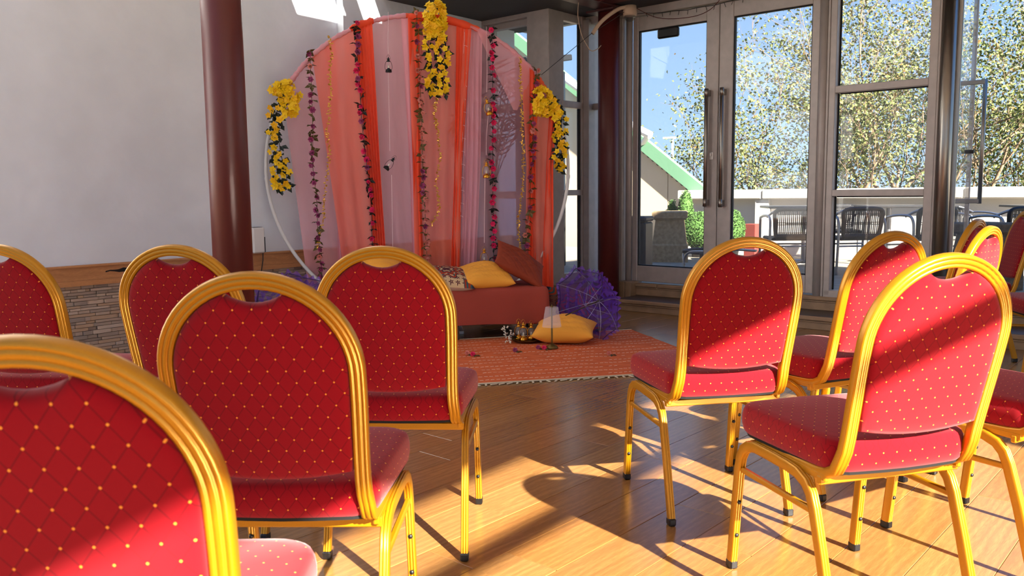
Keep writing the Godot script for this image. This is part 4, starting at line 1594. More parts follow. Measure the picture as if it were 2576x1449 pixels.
func build_lanterns() -> void:
	var t: Node3D
	t = thing("hanging_lantern", "small black lantern hanging upright, upper one on the pink drape", "lantern", H(-0.22, 1.985, 0.09), HOOP_TURN, "lanterns hung on strings")
	make_lantern(t, "black_metal", 0.115)
	t = thing("hanging_lantern", "small black lantern hanging tilted, lower one on the pink drape", "lantern", H(-0.262, 1.262, 0.09), HOOP_TURN, "lanterns hung on strings")
	make_lantern(t, "black_metal", 0.115)
	t.rotation_degrees.z = -38.0
	t = thing("hanging_lantern", "brass lantern hanging highest on the mauve drape", "lantern", H(0.540, 1.668, 0.09), HOOP_TURN, "lanterns hung on strings")
	make_lantern(t, "brass", 0.13)
	t.rotation_degrees.z = 12.0
	t = thing("hanging_lantern", "brass lantern hanging halfway down the mauve drape", "lantern", H(0.508, 1.190, 0.09), HOOP_TURN, "lanterns hung on strings")
	make_lantern(t, "brass", 0.13)
	t = thing("hanging_lantern", "brass lantern with a round glass hanging low above the yellow cushion", "lantern", H(0.482, 0.520, 0.09), HOOP_TURN, "lanterns hung on strings")
	make_lantern(t, "brass", 0.13)
	cord("lantern_string", "pale ribbon from the hoop to the upper black lantern", [H(-0.212, 2.44, 0.02), H(-0.22, 2.2, 0.085), H(-0.22, 2.120, 0.09)], 0.0018, "ribbon")
	cord("lantern_string", "pale ribbon between the two black lanterns", [H(-0.222, 1.985, 0.09), H(-0.224, 1.7, 0.09), H(-0.226, 1.40, 0.09)], 0.0018, "ribbon")
	cord("lantern_string", "pale ribbon trailing below the tilted black lantern", [H(-0.218, 1.22, 0.085), H(-0.222, 0.9, 0.085), H(-0.224, 0.42, 0.085)], 0.0022, "ribbon")
	cord("lantern_string", "pale ribbon from the hoop to the highest brass lantern", [H(0.53, 2.34, 0.02), H(0.525, 2.0, 0.08), H(0.518, 1.84, 0.09)], 0.0018, "ribbon")
	cord("lantern_string", "pale ribbon between the upper two brass lanterns", [H(0.528, 1.675, 0.085), H(0.512, 1.5, 0.085), H(0.508, 1.365, 0.09)], 0.0018, "ribbon")
	cord("lantern_string", "pale ribbon down to the lowest brass lantern", [H(0.497, 1.20, 0.08), H(0.490, 0.95, 0.085), H(0.484, 0.69, 0.09)], 0.0025, "ribbon")
	# fairy light wire down the edge of the wide coral drape
	var w := thing("fairy_light_wire", "thin white fairy light wire beside the wide coral drape", "lights", H(0.36, 2.30, 0.02), HOOP_TURN)
	var s := new_st()
	var p := []
	for i in 30:
		p.append(Vector3(-0.002 * i + 0.004 * sin(i * 1.7), -0.05 * i, 0.0))
	tube(s, p, 0.0012, 5)
	for i in range(2, 29, 2):
		tube(s, [p[i], p[i] + Vector3(0.02, -0.004, 0.004), p[i] + Vector3(0.024, -0.012, 0.004)], 0.0014, 5)
	shape(w, "wire", s, M["ribbon"])

func pillow(s: SurfaceTool, w: float, h: float, th: float, relief := 0) -> void:
	var n := 36
	for side in [1.0, -1.0]:
		var rows := []
		var uvs := []
		for j in n + 1:
			var row := PackedVector3Array()
			var uv := PackedVector2Array()
			for i in n + 1:
				var u := 2.0 * i / n - 1.0
				var v := 2.0 * j / n - 1.0
				var e := pow(maxf(0.0, (1.0 - u * u) * (1.0 - v * v)), 0.50)
				# the seams draw in between the corners
				var x := u * w * 0.5 * (1.0 - 0.08 * (1.0 - v * v) * absf(u))
				var y := v * h * 0.5 * (1.0 - 0.08 * (1.0 - u * u) * absf(v))
				var z := th * 0.5 * e
				if side > 0 and relief == 1:
					var row_k := floorf((v + 1.0) * 3.0)
					var fu := fposmod(u * 2.6 + (0.5 if int(row_k) % 2 else 0.0), 1.0) - 0.5
					var fv := fposmod((v + 1.0) * 3.0, 1.0)
					var r := Vector2(fu * 1.2, fv).length()
					z += e * (0.007 * smoothstep(1.0, 0.55, r) + 0.0028 * sin(atan2(fu, fv + 0.05) * 18.0) * float(r < 0.9))
				if relief == 2:
					var a := absf(fposmod(u * 2.5 + v * 2.5, 1.0) - 0.5)
					var b := absf(fposmod(u * 2.5 - v * 2.5, 1.0) - 0.5)
					z += e * 0.011 * (smoothstep(0.0, 0.16, minf(a, b)) - 1.0)
				z += e * 0.008 * sin(u * 4.0 + v * 3.0)
				row.append(Vector3(x, y, z * side))
				uv.append(Vector2(u * 0.5 + 0.5, v * 0.5 + 0.5))
			rows.append(row)
			uvs.append(uv)
		loft(s, rows, false, uvs, 0, side > 0)

# tip: how far it lies back, then turned about the upright, then rolled about the view
func cushion(label: String, at: Vector3, rot: Vector3, size: Vector3, relief: int, m: String, back := "") -> void:
	var t := thing("cushion", label, "cushion", at)
	t.basis = Basis(Vector3.BACK, deg_to_rad(rot.z)) * Basis(Vector3.UP, deg_to_rad(rot.y)) * Basis(Vector3.RIGHT, deg_to_rad(rot.x))
	var s := new_st()
	pillow(s, size.x, size.y, size.z, relief)
	if back == "":
		shape(t, "cover", s, M[m])
		return
	# the plain underside is a face of its own
	var front := new_st()
	var rear := new_st()
	var n := 28
	for side in [1.0, -1.0]:
		var rows := []
		var uvs := []
		for j in n + 1:
			var row := PackedVector3Array()
			var uv := PackedVector2Array()
			for i in n + 1:
				var u := 2.0 * i / n - 1.0
				var v := 2.0 * j / n - 1.0
				var e := pow(maxf(0.0, (1.0 - u * u) * (1.0 - v * v)), 0.50)
				row.append(Vector3(u * size.x * 0.5 * (1.0 - 0.08 * (1.0 - v * v) * absf(u)), v * size.y * 0.5 * (1.0 - 0.08 * (1.0 - u * u) * absf(v)), side * size.z * 0.5 * e))
				uv.append(Vector2(u * 0.5 + 0.5, v * 0.5 + 0.5))
			rows.append(row)
			uvs.append(uv)
		loft(front if side > 0 else rear, rows, false, uvs, 0, side > 0)
	shape(t, "printed_face", front, M[m])
	shape(t, "plain_back", rear, M[back])

func build_bed() -> void:
	var t := thing("day_bed", "low day bed under a terracotta sheet in front of the hoop", "bed", Vector3(-0.46, 0.013, -6.03), 13.0)
	var s := new_st()
	# sheet: a soft-edged box that hangs over the front and the ends
	var rows := []
	var hw := 0.75
	var dp := 0.48
	for r in [[0.105, 0.006], [0.16, 0.004], [0.24, 0.003], [0.31, 0.001], [0.345, -0.002], [0.362, -0.010], [0.371, -0.022], [0.375, -0.045]]:
		var row := PackedVector3Array()
		var per := []
		for i in 60:
			per.append(Vector2(lerpf(-hw, hw, i / 60.0), 0.0))
		for i in 20:
			per.append(Vector2(hw, lerpf(0.0, -dp, i / 20.0)))
		for i in 60:
			per.append(Vector2(lerpf(hw, -hw, i / 60.0), -dp))
		for i in 20:
			per.append(Vector2(-hw, lerpf(-dp, 0.0, i / 20.0)))
		for i in per.size():
			var q: Vector2 = per[i]
			var ox := clampf((absf(q.x) - hw + 0.04) / 0.04, 0.0, 1.0) * signf(q.x)
			var oz := clampf((q.y + 0.04) / 0.04, 0.0, 1.0) - clampf((-dp - q.y + 0.04) / 0.04, 0.0, 1.0)
			var wave := 0.004 * sin(i * 0.55) * clampf((0.36 - r[0]) * 4.0, 0.0, 1.0)
			row.append(Vector3(q.x + ox * (r[1] + wave), r[0] + 0.004 * sin(i * 0.21) * float(r[0] < 0.12), q.y + oz * (r[1] + wave)))
		rows.append(row)
	loft(s, rows, true, [], 0, true)
	# top of the sheet with a few creases
	var top := []
	var n := FastNoiseLite.new()
	n.seed = 77
	n.frequency = 2.0
	for j in 17:
		var row := PackedVector3Array()
		for i in 61:
			var x := lerpf(-hw + 0.045, hw - 0.045, i / 60.0)
			var z := lerpf(-0.045, -dp + 0.045, j / 16.0)
			var edge := minf(minf(i, 60 - i) / 4.0, minf(j, 16 - j) / 3.0)
			row.append(Vector3(x, 0.375 + 0.010 * clampf(edge, 0.0, 1.0) * n.get_noise_2d(x * 2.0 + z, z * 3.0), z))
		top.append(row)
	loft(s, top)
	shape(t, "sheet", s, M["bed_cloth"])
	s = new_st()
	box(s, Vector3(0, 0.115, -0.24), Vector3(1.44, 0.03, 0.42), 0.004)
	shape(t, "base_frame", s, M["bed_wood"])
	for x in [-0.70, 0.065, 0.70]:
		for z in [-0.03, -0.44]:
			s = new_st()
			box(s, Vector3(x, 0.053, z), Vector3(0.028, 0.105, 0.028), 0.003)
			shape(t, "leg", s, M["bed_wood"])
	cushion("cream cushion with a rust and navy medallion print on the bed", Vector3(-0.49, 0.452, -6.19), Vector3(-76, 10, -4), Vector3(0.40, 0.40, 0.15), 0, "print_cloth", "cream_cloth")
	cushion("yellow cushion with raised shell pleats in the middle of the bed", Vector3(-0.195, 0.462, -6.26), Vector3(-74, 14, 0), Vector3(0.38, 0.36, 0.17), 1, "yellow_cloth")
	cushion("rust cushion with a pleated diamond grid leaning at the bed's right end", Vector3(0.06, 0.54, -6.33), Vector3(-68, 10, -31), Vector3(0.42, 0.36, 0.15), 2, "rust_cloth")
	cushion("yellow cushion at the left end of the bed, mostly behind a chair", Vector3(-0.98, 0.50, -6.06), Vector3(-55, 14, 4), Vector3(0.40, 0.32, 0.16), 1, "yellow_cloth")
	cushion("yellow shell pleated cushion lying on the rug beside the lamp", Vector3(0.375, 0.098, -5.96), Vector3(-84, -10, 0), Vector3(0.44, 0.40, 0.185), 1, "yellow_cloth")
	cushion("dark rust cushion with a swirling print standing behind the purple parasol", Vector3(0.46, 0.185, -6.36), Vector3(-14, -4, 0), Vector3(0.40, 0.36, 0.11), 0, "print_dark", "rust_cloth")
	# crystal table lamp on the rug
	t = thing("table_lamp", "small brass table lamp with a ribbed crystal shade on the rug", "lamp", Vector3(0.270, 0.012, -5.705))
	s = new_st()
	lathe(s, [[0.0, 0.0], [0.043, 0.0], [0.043, 0.004], [0.036, 0.016], [0.022, 0.026], [0.010, 0.031], [0.0, 0.032]], 24)
	shape(t, "base", s, M["old_brass"])
	s = new_st()
	lathe(s, [[0.006, 0.030], [0.006, 0.285], [0.0, 0.29]], 12)
	shape(t, "stem", s, M["old_brass"])
	s = new_st()
	var rr := []
	for k in 9:
		var f := k / 8.0
		var ring := PackedVector3Array()
		for j in 48:
			var a := -TAU * j / 48.0
			var rad := lerpf(0.064, 0.042, f) * (1.0 + (0.028 if j % 2 else -0.018) + (0.012 if k % 2 else 0.0))
			ring.append(Vector3(cos(a) * rad, lerpf(0.148, 0.285, f), sin(a) * rad))
		rr.append(ring)
	loft(s, rr, true, [], -1)
	fan(s, rr[-1])
	shape(t, "shade", s, M["crystal"])
	s = new_st()
	lathe(s, [[0.012, 0.284], [0.012, 0.288], [0.005, 0.292], [0.005, 0.300], [0.0, 0.302]], 12)
	shape(t, "finial", s, M["old_brass"])
	# tray with three little brass lanterns
	t = thing("tray", "dark brass octagonal tray on the rug in front of the bed", "tray", Vector3(0.105, 0.012, -5.985), 18.0)
	s = new_st()
	lathe(s, [[0.0, 0.004], [0.085, 0.004], [0.118, 0.020], [0.122, 0.018], [0.090, 0.0], [0.0, 0.0]], 8, Vector3.ZERO, Basis(), -1)
	shape(t, "plate", s, M["old_brass"])
	for e in [[0.045, -6.03, 0.135, "brass lantern standing at the left of the tray"], [0.078, -5.955, 0.140, "brass lantern standing at the front of the tray"], [0.135, -6.02, 0.125, "brass lantern standing at the right of the tray"]]:
		t = thing("tray_lantern", e[3], "lantern", Vector3(e[0], 0.018, e[1]), 20.0 if e[0] > 0.1 else -15.0, "lanterns on the tray")
		make_lantern(t, "brass", e[2])
	# baby's breath
	t = thing("white_flower_sprig", "sprig of tiny white flowers lying by the tray", "flowers", Vector3(-0.03, 0.012, -5.90))
	s = new_st()
	var heads := new_st()
	for i in 26:
		var tip := Vector3(rng.randf_range(-0.045, 0.035), rng.randf_range(0.005, 0.125), rng.randf_range(-0.02, 0.03))
		tube(s, [Vector3(0.07, 0.035, -0.03), Vector3(0.03, 0.045, -0.01).lerp(tip, 0.4), tip], 0.0008, 4)
		for k in 2:
			ball(heads, tip + Vector3(rng.randf_range(-0.006, 0.006), rng.randf_range(-0.006, 0.006), 0), Vector3.ONE * rng.randf_range(0.0045, 0.0065), 7, 4)
	shape(t, "stems", s, M["leaf_green"])
	var ho := shape(t, "florets", heads, M["white_bloom"])
	ho.set_meta("kind", "stuff")
	# loose roses on the rug
	for e in [[-0.300, -5.50, "rose_blush", "blush rose head on the rug, leftmost"], [-0.262, -5.46, "rose_hot", "hot pink rose head beside the blush one at the rug's left"], [0.017, -5.585, "rose_mauve", "mauve rose head with leaves lying at the middle of the rug"], [0.215, -5.66, "rose_hot", "hot pink rose head beside the lamp base"], [0.175, -5.675, "rose_mauve", "pale mauve rose head left of the lamp base"], [0.630, -5.43, "rose_blush", "blush rose head with leaves lying at the right of the rug"]]:
		t = thing("loose_rose", e[3], "rose", Vector3(e[0], 0.022, e[1]), 0.0, "loose rose heads on the rug")
		put(t, "bloom", rose_mesh, M[e[2]], Transform3D(Basis(Vector3.RIGHT, 0.8), Vector3.ZERO))
		put(t, "leaf_sprig", sprig_mesh, M["leaf_olive"], Transform3D(Basis(), Vector3(0.022, -0.006, 0.0)))

func build_rug() -> void:
	var t := thing("rug", "terracotta cotton rug with white stitched lines and a cream fringe", "rug")
	var fl := Vector3(-1.50, 0, -4.36)
	var fr := Vector3(1.33, 0, -4.985)
	var br := Vector3(0.925, 0, -6.475)
	var bl := Vector3(-1.45, 0, -5.80)
	var n := FastNoiseLite.new()
	n.seed = 4
	n.frequency = 1.1
	var rows := []
	var uvs := []
	for j in 49:
		var v := j / 48.0
		var row := PackedVector3Array()
		var uv := PackedVector2Array()
		for i in 97:
			var u := i / 96.0
			var p := fl.lerp(fr, u).lerp(bl.lerp(br, u), v)
			var wr := n.get_noise_2d(p.x * 2.2 - p.z * 0.8, p.z * 2.4 + p.x)
			p.y = 0.008 + 0.013 * maxf(0.0, wr) + 0.002 * sin(p.x * 30.0) * maxf(0.0, wr)
			row.append(p)
			uv.append(Vector2(u, 1.0 - v))
		rows.append(row)
		uvs.append(uv)
	var s := new_st()
	loft(s, rows, false, uvs)
	shape(t, "cloth", s, M["rug_cloth"])
	s = new_st()
	tube(s, [fl + Vector3(0, 0.007, 0), fr + Vector3(0, 0.007, 0)], 0.006, 6)
	tube(s, [bl + Vector3(0, 0.007, 0), br + Vector3(0, 0.007, 0)], 0.006, 6)
	shape(t, "hem", s, M["tassel"])
	s = new_st()
	box(s, Vector3(0, 0, 0), Vector3(0.013, 0.006, 0.045), 0.0025)
	var tm := done(s)
	var c := 0
	for e in [[fl, fr, 1.0], [bl, br, -1.0]]:
		for i in 64:
			var p: Vector3 = e[0].lerp(e[1], (i + 0.5) / 64.0)
			var b := Basis(Vector3.UP, deg_to_rad(-12.5) + rng.randf_range(-0.9, 0.9))
			put(t, "tassel", tm, M["tassel"], Transform3D(b, p + Vector3(0, 0.004, 0.018 * e[2])))
			c += 1

func parasol(label: String, apex: Vector3, dir: Vector3, twist: float) -> void:
	var t := thing("lace_parasol", label, "parasol", apex, 0.0, "purple lace parasols")
	var z := dir.normalized()
	var x := Vector3.UP.cross(z).normalized()
	var y := z.cross(x)
	t.basis = Basis(x, y, z) * Basis(Vector3.BACK, twist)
	var rad := 0.285
	var prof := func(f: float, a: float) -> Vector3:
		var dip := absf(sin(a * 4.0))
		var r := rad * f * (1.0 - 0.10 * dip * f)
		return Vector3(cos(a) * r, sin(a) * r, 0.145 * pow(f, 1.8) - 0.012 * dip * f * f)
	var s := new_st()
	var rows := []
	for j in 13:
		var f := lerpf(0.04, 1.0, j / 12.0)
		var row := PackedVector3Array()
		for i in 96:
			row.append(prof.call(f, TAU * i / 96.0))
		rows.append(row)
	loft(s, rows, true)
	shape(t, "canopy", s, M["purple_lace"])
	# gathered ruffles on the outer side, at the rim and half way
	for e in [[1.0, 0.030, 76.0], [0.80, 0.040, 60.0], [0.60, 0.045, 48.0], [0.40, 0.045, 36.0], [0.20, 0.04, 24.0]]:
		s = new_st()
		rows = []
		for j in 4:
			var g := j / 3.0
			var row := PackedVector3Array()
			for i in 240:
				var a := TAU * i / 240.0
				var p: Vector3 = prof.call(e[0] - 0.02 + g * 0.10, a)
				var wob := sin(a * e[2] * 0.5 + sin(a * 7.0) * 2.0)
				row.append(p + Vector3(cos(a), sin(a), 0) * wob * 0.009 * g + Vector3(0, 0, -e[1] * g * (0.5 + 0.35 * wob)))
			rows.append(row)
		loft(s, rows, true)
		shape(t, "ruffle", s, M["purple_tulle"])
	s = new_st()
	var rim := []
	for i in 97:
		rim.append(prof.call(1.0, TAU * i / 96.0))
	tube(s, rim, 0.0022, 5, false)
	shape(t, "rim_trim", s, M["purple_trim"])
	for k in 8:
		var a := TAU * k / 8.0
		s = new_st()
		var p := []
		for j in 9:
			p.append(prof.call(lerpf(0.03, 1.02, j / 8.0), a) + Vector3(0, 0, 0.003))
		tube(s, p, 0.0018, 5)
		tube(s, [prof.call(0.55, a), Vector3(0, 0, 0.17)], 0.0012, 4)
		shape(t, "rib", s, M["silver_wire"])
	s = new_st()
	tube(s, [Vector3(0, 0, -0.06), Vector3(0, 0, 0.40)], 0.0045, 8)
	shape(t, "stick", s, M["old_brass"])

func build_palm() -> void:
	var t := thing("potted_palm", "tall potted palm standing behind the mauve drape by the corner window", "plant", Vector3(-0.14, 0, -7.20))
	var s := new_st()
	lathe(s, [[0.0, 0.0], [0.12, 0.0], [0.16, 0.30], [0.17, 0.30], [0.17, 0.33], [0.0, 0.33]], 20)
	shape(t, "pot", s, M["pot_plastic"])
	s = new_st()
	tube(s, curve([Vector3(0, 0.30, 0), Vector3(0.02, 0.6, 0.01), Vector3(-0.01, 0.95, 0), Vector3(0.0, 1.2, 0)], 5), [0.03, 0.028, 0.027, 0.026, 0.026, 0.025, 0.025, 0.024, 0.024, 0.023, 0.022, 0.022, 0.021, 0.02, 0.02, 0.02], 8)
	shape(t, "trunk", s, M["bark"])
	for k in 11:
		var an := TAU * k / 11.0 + rng.randf_range(-0.15, 0.15)
		var rise := rng.randf_range(0.7, 1.0) if k % 2 else rng.randf_range(0.4, 0.7)
		var out := Vector3(cos(an), 0, sin(an))
		var reach := rng.randf_range(0.22, 0.34)
		var c := curve([Vector3(0, 1.15, 0), Vector3(0, 1.15 + rise * 0.55, 0) + out * reach * 0.35, Vector3(0, 1.15 + rise, 0) + out * reach * 0.8, Vector3(0, 1.15 + rise * 0.86, 0) + out * reach * 1.2], 6)
		s = new_st()
		tube(s, c, 0.004, 5)
		for i in range(5, c.size()):
			var tan: Vector3 = (c[i] - c[i - 1]).normalized()
			var sd := tan.cross(Vector3.UP).normalized()
			var ln := 0.17 * sin(PI * (i - 3.0) / (c.size() - 1.0)) + 0.05
			for sg in [-1.0, 1.0]:
				leaf_shape(s, c[i], tan * 0.8 + sd * sg + Vector3(0, -0.25, 0), Vector3.UP, ln, 0.020)
		shape(t, "frond", s, M["palm_leaf"])

func build_parasols() -> void:
	parasol("open purple lace parasol lying on the rug at the right of the bed", Vector3(0.640, 0.275, -6.18), Vector3(-0.66, -0.16, 0.74), 0.25)
	parasol("open purple lace parasol half hidden behind chairs at the left of the bed", Vector3(-1.52, 0.30, -5.75), Vector3(0.35, -0.15, 0.92), 0.1)

# ---------------------------------------------------------------- outside
const TERRACE := 0.19

func build_outside() -> void:
	var s := new_st()
	var g := structure("terrace", "pale stone paved terrace outside the glass doors", "terrace", Vector3.ZERO, TURN)
	bar(s, -13.0, 8.0, -0.1, TERRACE, DOOR_B + 0.10, 11.0, 0.0)
	bar(s, 2.56, 8.0, -0.1, TERRACE, -4.0, DOOR_B + 0.10, 0.0)
	bar(s, -13.0, -5.0, -0.1, TERRACE, BAY_B + 0.24, DOOR_B + 0.10, 0.0)
	shape(g, "paving", s, M["paving"])
	var p := structure("wall_parapet", "white rendered parapet wall with a thick coping beyond the terrace", "wall", Vector3.ZERO, TURN)
	s = new_st()
	bar(s, -6.4, 8.0, TERRACE, 0.96, 11.0, 11.25, 0.0)
	shape(p, "render", s, M["render_white"])
	for e in [[-6.4, -5.1], [-5.09, -2.6], [-2.59, 0.5], [0.51, 3.5], [3.51, 8.0]]:
		s = new_st()
		bar(s, e[0], e[1], 0.955, 1.088, 10.90, 11.32, 0.015)
		shape(p, "coping", s, M["render_white"])
	s = new_st()
	bar(s, -5.2, -5.0, 0.40, 0.955, 10.93, 11.0, 0.006)
	shape(p, "buttress", s, M["render_white"])
	s = new_st()
	box(s, Vector3(0, -3.2, -60), Vector3(300, 0.4, 160))
	var hl := structure("ground", "green ground far below the terrace", "ground")
	shape(hl, "grass", s, M["hill"])

	# neighbouring building with a sloping green fascia
	var bld := thing("building", "cream clad building with a sloping pale green roof edge", "building", Vector3.ZERO, TURN)
	var slope := 0.735
	var roof := func(a: float) -> float:
		return 1.968 - slope * (a + 7.296)
	var a := -14.2
	while a < -6.2:
		var a1 := minf(a + 0.82, -6.12)
		s = new_st()
		var v := [Vector3(a, -0.4, -11.35), Vector3(a1 - 0.012, -0.4, -11.35), Vector3(a1 - 0.012, roof.call(a1) - 0.14, -11.35), Vector3(a, roof.call(a) - 0.14, -11.35)]
		var w := []
		for q in v:
			w.append(q + Vector3(0, 0, -0.25))
		s.set_smooth_group(-1)
		quad(s, v[3], v[2], v[1], v[0])
		quad(s, w[0], w[1], w[2], w[3])
		for i in 4:
			quad(s, v[i], v[(i + 1) % 4], w[(i + 1) % 4], w[i])
		shape(bld, "cladding_panel", s, M["cladding"])
		a = a1
		if a >= -6.13:
			break
	s = new_st()
	var ang := atan(slope)
	var bs := Basis(Vector3.BACK, -ang)
	var mid := -10.0
	box(s, Vector3(mid, roof.call(mid) - 0.115, -11.30), Vector3(10.4, 0.190, 0.09), 0.004, bs)
	shape(bld, "fascia", s, M["green_fascia"])
	for i in 14:
		var aa := -7.4 + i * 0.085
		s = new_st()
		box(s, Vector3(aa, roof.call(aa) - 0.245, -11.31), Vector3(0.035, 0.02, 0.06), 0.0, bs)
		shape(bld, "roof_sheet_rib", s, M["bed_wood"])
	s = new_st()
	var pp := [Vector3(-9.2, 3.28, -11.15), Vector3(-7.35, 2.085, -11.15), Vector3(-7.02, 1.925, -11.15)]
	tube(s, pp, 0.062, 12)
	tube(s, [Vector3(-7.05, 1.94, -11.15), Vector3(-7.20, 1.84, -11.25), Vector3(-7.36, 1.80, -11.30)], 0.045, 10)
	shape(bld, "white_downpipe", s, M["white_pipe"])

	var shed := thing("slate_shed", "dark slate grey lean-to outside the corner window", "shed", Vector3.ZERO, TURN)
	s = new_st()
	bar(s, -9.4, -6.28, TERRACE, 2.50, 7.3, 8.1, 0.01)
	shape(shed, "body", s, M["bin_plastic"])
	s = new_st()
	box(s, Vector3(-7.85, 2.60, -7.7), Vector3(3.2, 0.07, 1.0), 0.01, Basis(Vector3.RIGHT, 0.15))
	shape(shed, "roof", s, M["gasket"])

	# the wing of the house beyond the right edge, whose shade falls on the terrace
	var wing := thing("house_wing", "tall white rendered house wing beyond the right edge that shades the terrace", "building", Vector3.ZERO, TURN)
	s = new_st()
	bar(s, 3.8, 9.0, TERRACE - 0.2, 6.5, 2.7, 6.8, 0.02)
	shape(wing, "walls", s, M["render_white"])
	s = new_st()
	bar(s, 3.65, 9.15, 6.5, 6.65, 2.55, 6.9, 0.02)
	shape(wing, "roof", s, M["soffit_paint"])

	# street lamp far off
	var lp := thing("street_lamp", "slim white street lamp far beyond the terrace", "lamp", R(-14.88, -3.0, 25.0), TURN)
	s = new_st()
	tube(s, [Vector3(0, 0, 0), Vector3(0, 5.85, 0)], 0.045, 8)
	shape(lp, "post", s, M["white_pipe"])
	s = new_st()
	box(s, Vector3(-0.12, 5.86, 0), Vector3(0.42, 0.07, 0.16), 0.01)
	shape(lp, "lamp_head", s, M["white_pipe"])

	build_pedestals()
	build_topiary()
	build_terrace_furniture()
	build_trees()

func pedestal(label: String, at: Vector3, turn: float, k: float, m: String) -> void:
	var t := thing("stone_pedestal", label, "pedestal", at, turn)
	var sq := func(s: SurfaceTool, prof: Array) -> void:
		var rows := []
		for q in prof:
			var r: float = q[0] * k
			rows.append(PackedVector3Array([Vector3(-r, q[1] * k, -r), Vector3(r, q[1] * k, -r), Vector3(r, q[1] * k, r), Vector3(-r, q[1] * k, r)]))
		loft(s, rows, true, [], -1)
		fan(s, rows[-1])
		fan(s, rows[0], true)
	var s := new_st()
	sq.call(s, [[0.235, 0.0], [0.232, 0.215], [0.215, 0.235]])
	shape(t, "plinth", s, M[m])
	s = new_st()
	sq.call(s, [[0.215, 0.235], [0.18, 0.54]])
	shape(t, "shaft", s, M[m])
	s = new_st()
	sq.call(s, [[0.19, 0.54], [0.22, 0.565], [0.225, 0.635], [0.205, 0.65]])
	shape(t, "cap", s, M[m])

func build_pedestals() -> void:
	pedestal("sandstone pedestal behind the left glass door leaf", Vector3(2.02, TERRACE, -10.75), -12.0, 0.98, "sandstone")
	pedestal("weathered grey stone pedestal outside beyond the open door", Vector3(4.14, TERRACE, -7.35), 20.0, 0.90, "grey_stone")
	var t := thing("litter_bin", "dark plastic litter bin behind the left glass door leaf", "bin", Vector3(1.47, TERRACE, -9.75), -30.0)
	var s := new_st()
	box(s, Vector3(0, 0.27, 0), Vector3(0.26, 0.54, 0.26), 0.02)
	shape(t, "body", s, M["bin_plastic"])
	s = new_st()
	box(s, Vector3(0, 0.575, 0), Vector3(0.28, 0.06, 0.28), 0.02)
	shape(t, "lid", s, M["bin_plastic"])
	s = new_st()
	box(s, Vector3(0.04, 0.40, 0.131), Vector3(0.15, 0.10, 0.01), 0.003)
	shape(t, "opening", s, M["gasket"])

func box_ball(parent: Node3D, called: String, c: Vector3, r: Vector3, n: int, cone := false) -> void:
	var s := new_st()
	if cone:
		lathe(s, [[0.0, -r.y * 0.96], [r.x * 0.80, -r.y * 0.9], [r.x * 0.95, -r.y * 0.45], [r.x * 0.72, r.y * 0.2], [r.x * 0.35, r.y * 0.7], [0.0, r.y * 0.97]], 14, c)
	else:
		ball(s, c, r * 0.95, 14, 9)
	shape(parent, called + "_core", s, M["box_core"])
	var mm := MultiMesh.new()
	mm.transform_format = MultiMesh.TRANSFORM_3D
	mm.use_colors = true
	s = new_st()
	leaf_shape(s, Vector3.ZERO, Vector3(0, 1, 0.3), Vector3(0, 0, 1), 0.024, 0.017)
	mm.mesh = done(s)
	mm.instance_count = n
	for i in n:
		var v := Vector3(rng.randfn(), rng.randfn(), rng.randfn()).normalized()
		var p := v * r
		if cone:
			var y := 1.0 - 2.0 * sqrt(rng.randf())
			y = -y if rng.randf() < 0.0 else y
			var th := rng.randf() * TAU
			var f := sqrt(clampf((1.0 - y) * 0.5, 0.0, 1.0)) * (1.0 if y > -0.7 else smoothstep(-1.05, -0.7, y))
			v = Vector3(cos(th), 0.4, sin(th)).normalized()
			p = Vector3(cos(th) * r.x * f, y * r.y, sin(th) * r.z * f)
		p += v * rng.randf_range(-0.015, 0.012)
		var up := (v + Vector3(rng.randf_range(-0.7, 0.7), rng.randf_range(-0.3, 0.9), rng.randf_range(-0.7, 0.7))).normalized()
		var sd := up.cross(Vector3(rng.randf() - 0.5, rng.randf() - 0.5, rng.randf() - 0.5)).normalized()
		mm.set_instance_transform(i, Transform3D(Basis(sd, up, sd.cross(up)), c + p))
		var g := rng.randf_range(0.6, 1.25)
		mm.set_instance_color(i, Color(0.055 * g, 0.135 * g, 0.022 * g))
	var o := MultiMeshInstance3D.new()
	o.name = called
	o.multimesh = mm
	o.material_override = M["leaf_box"]
	o.set_meta("kind", "stuff")
	parent.add_child(o, true)

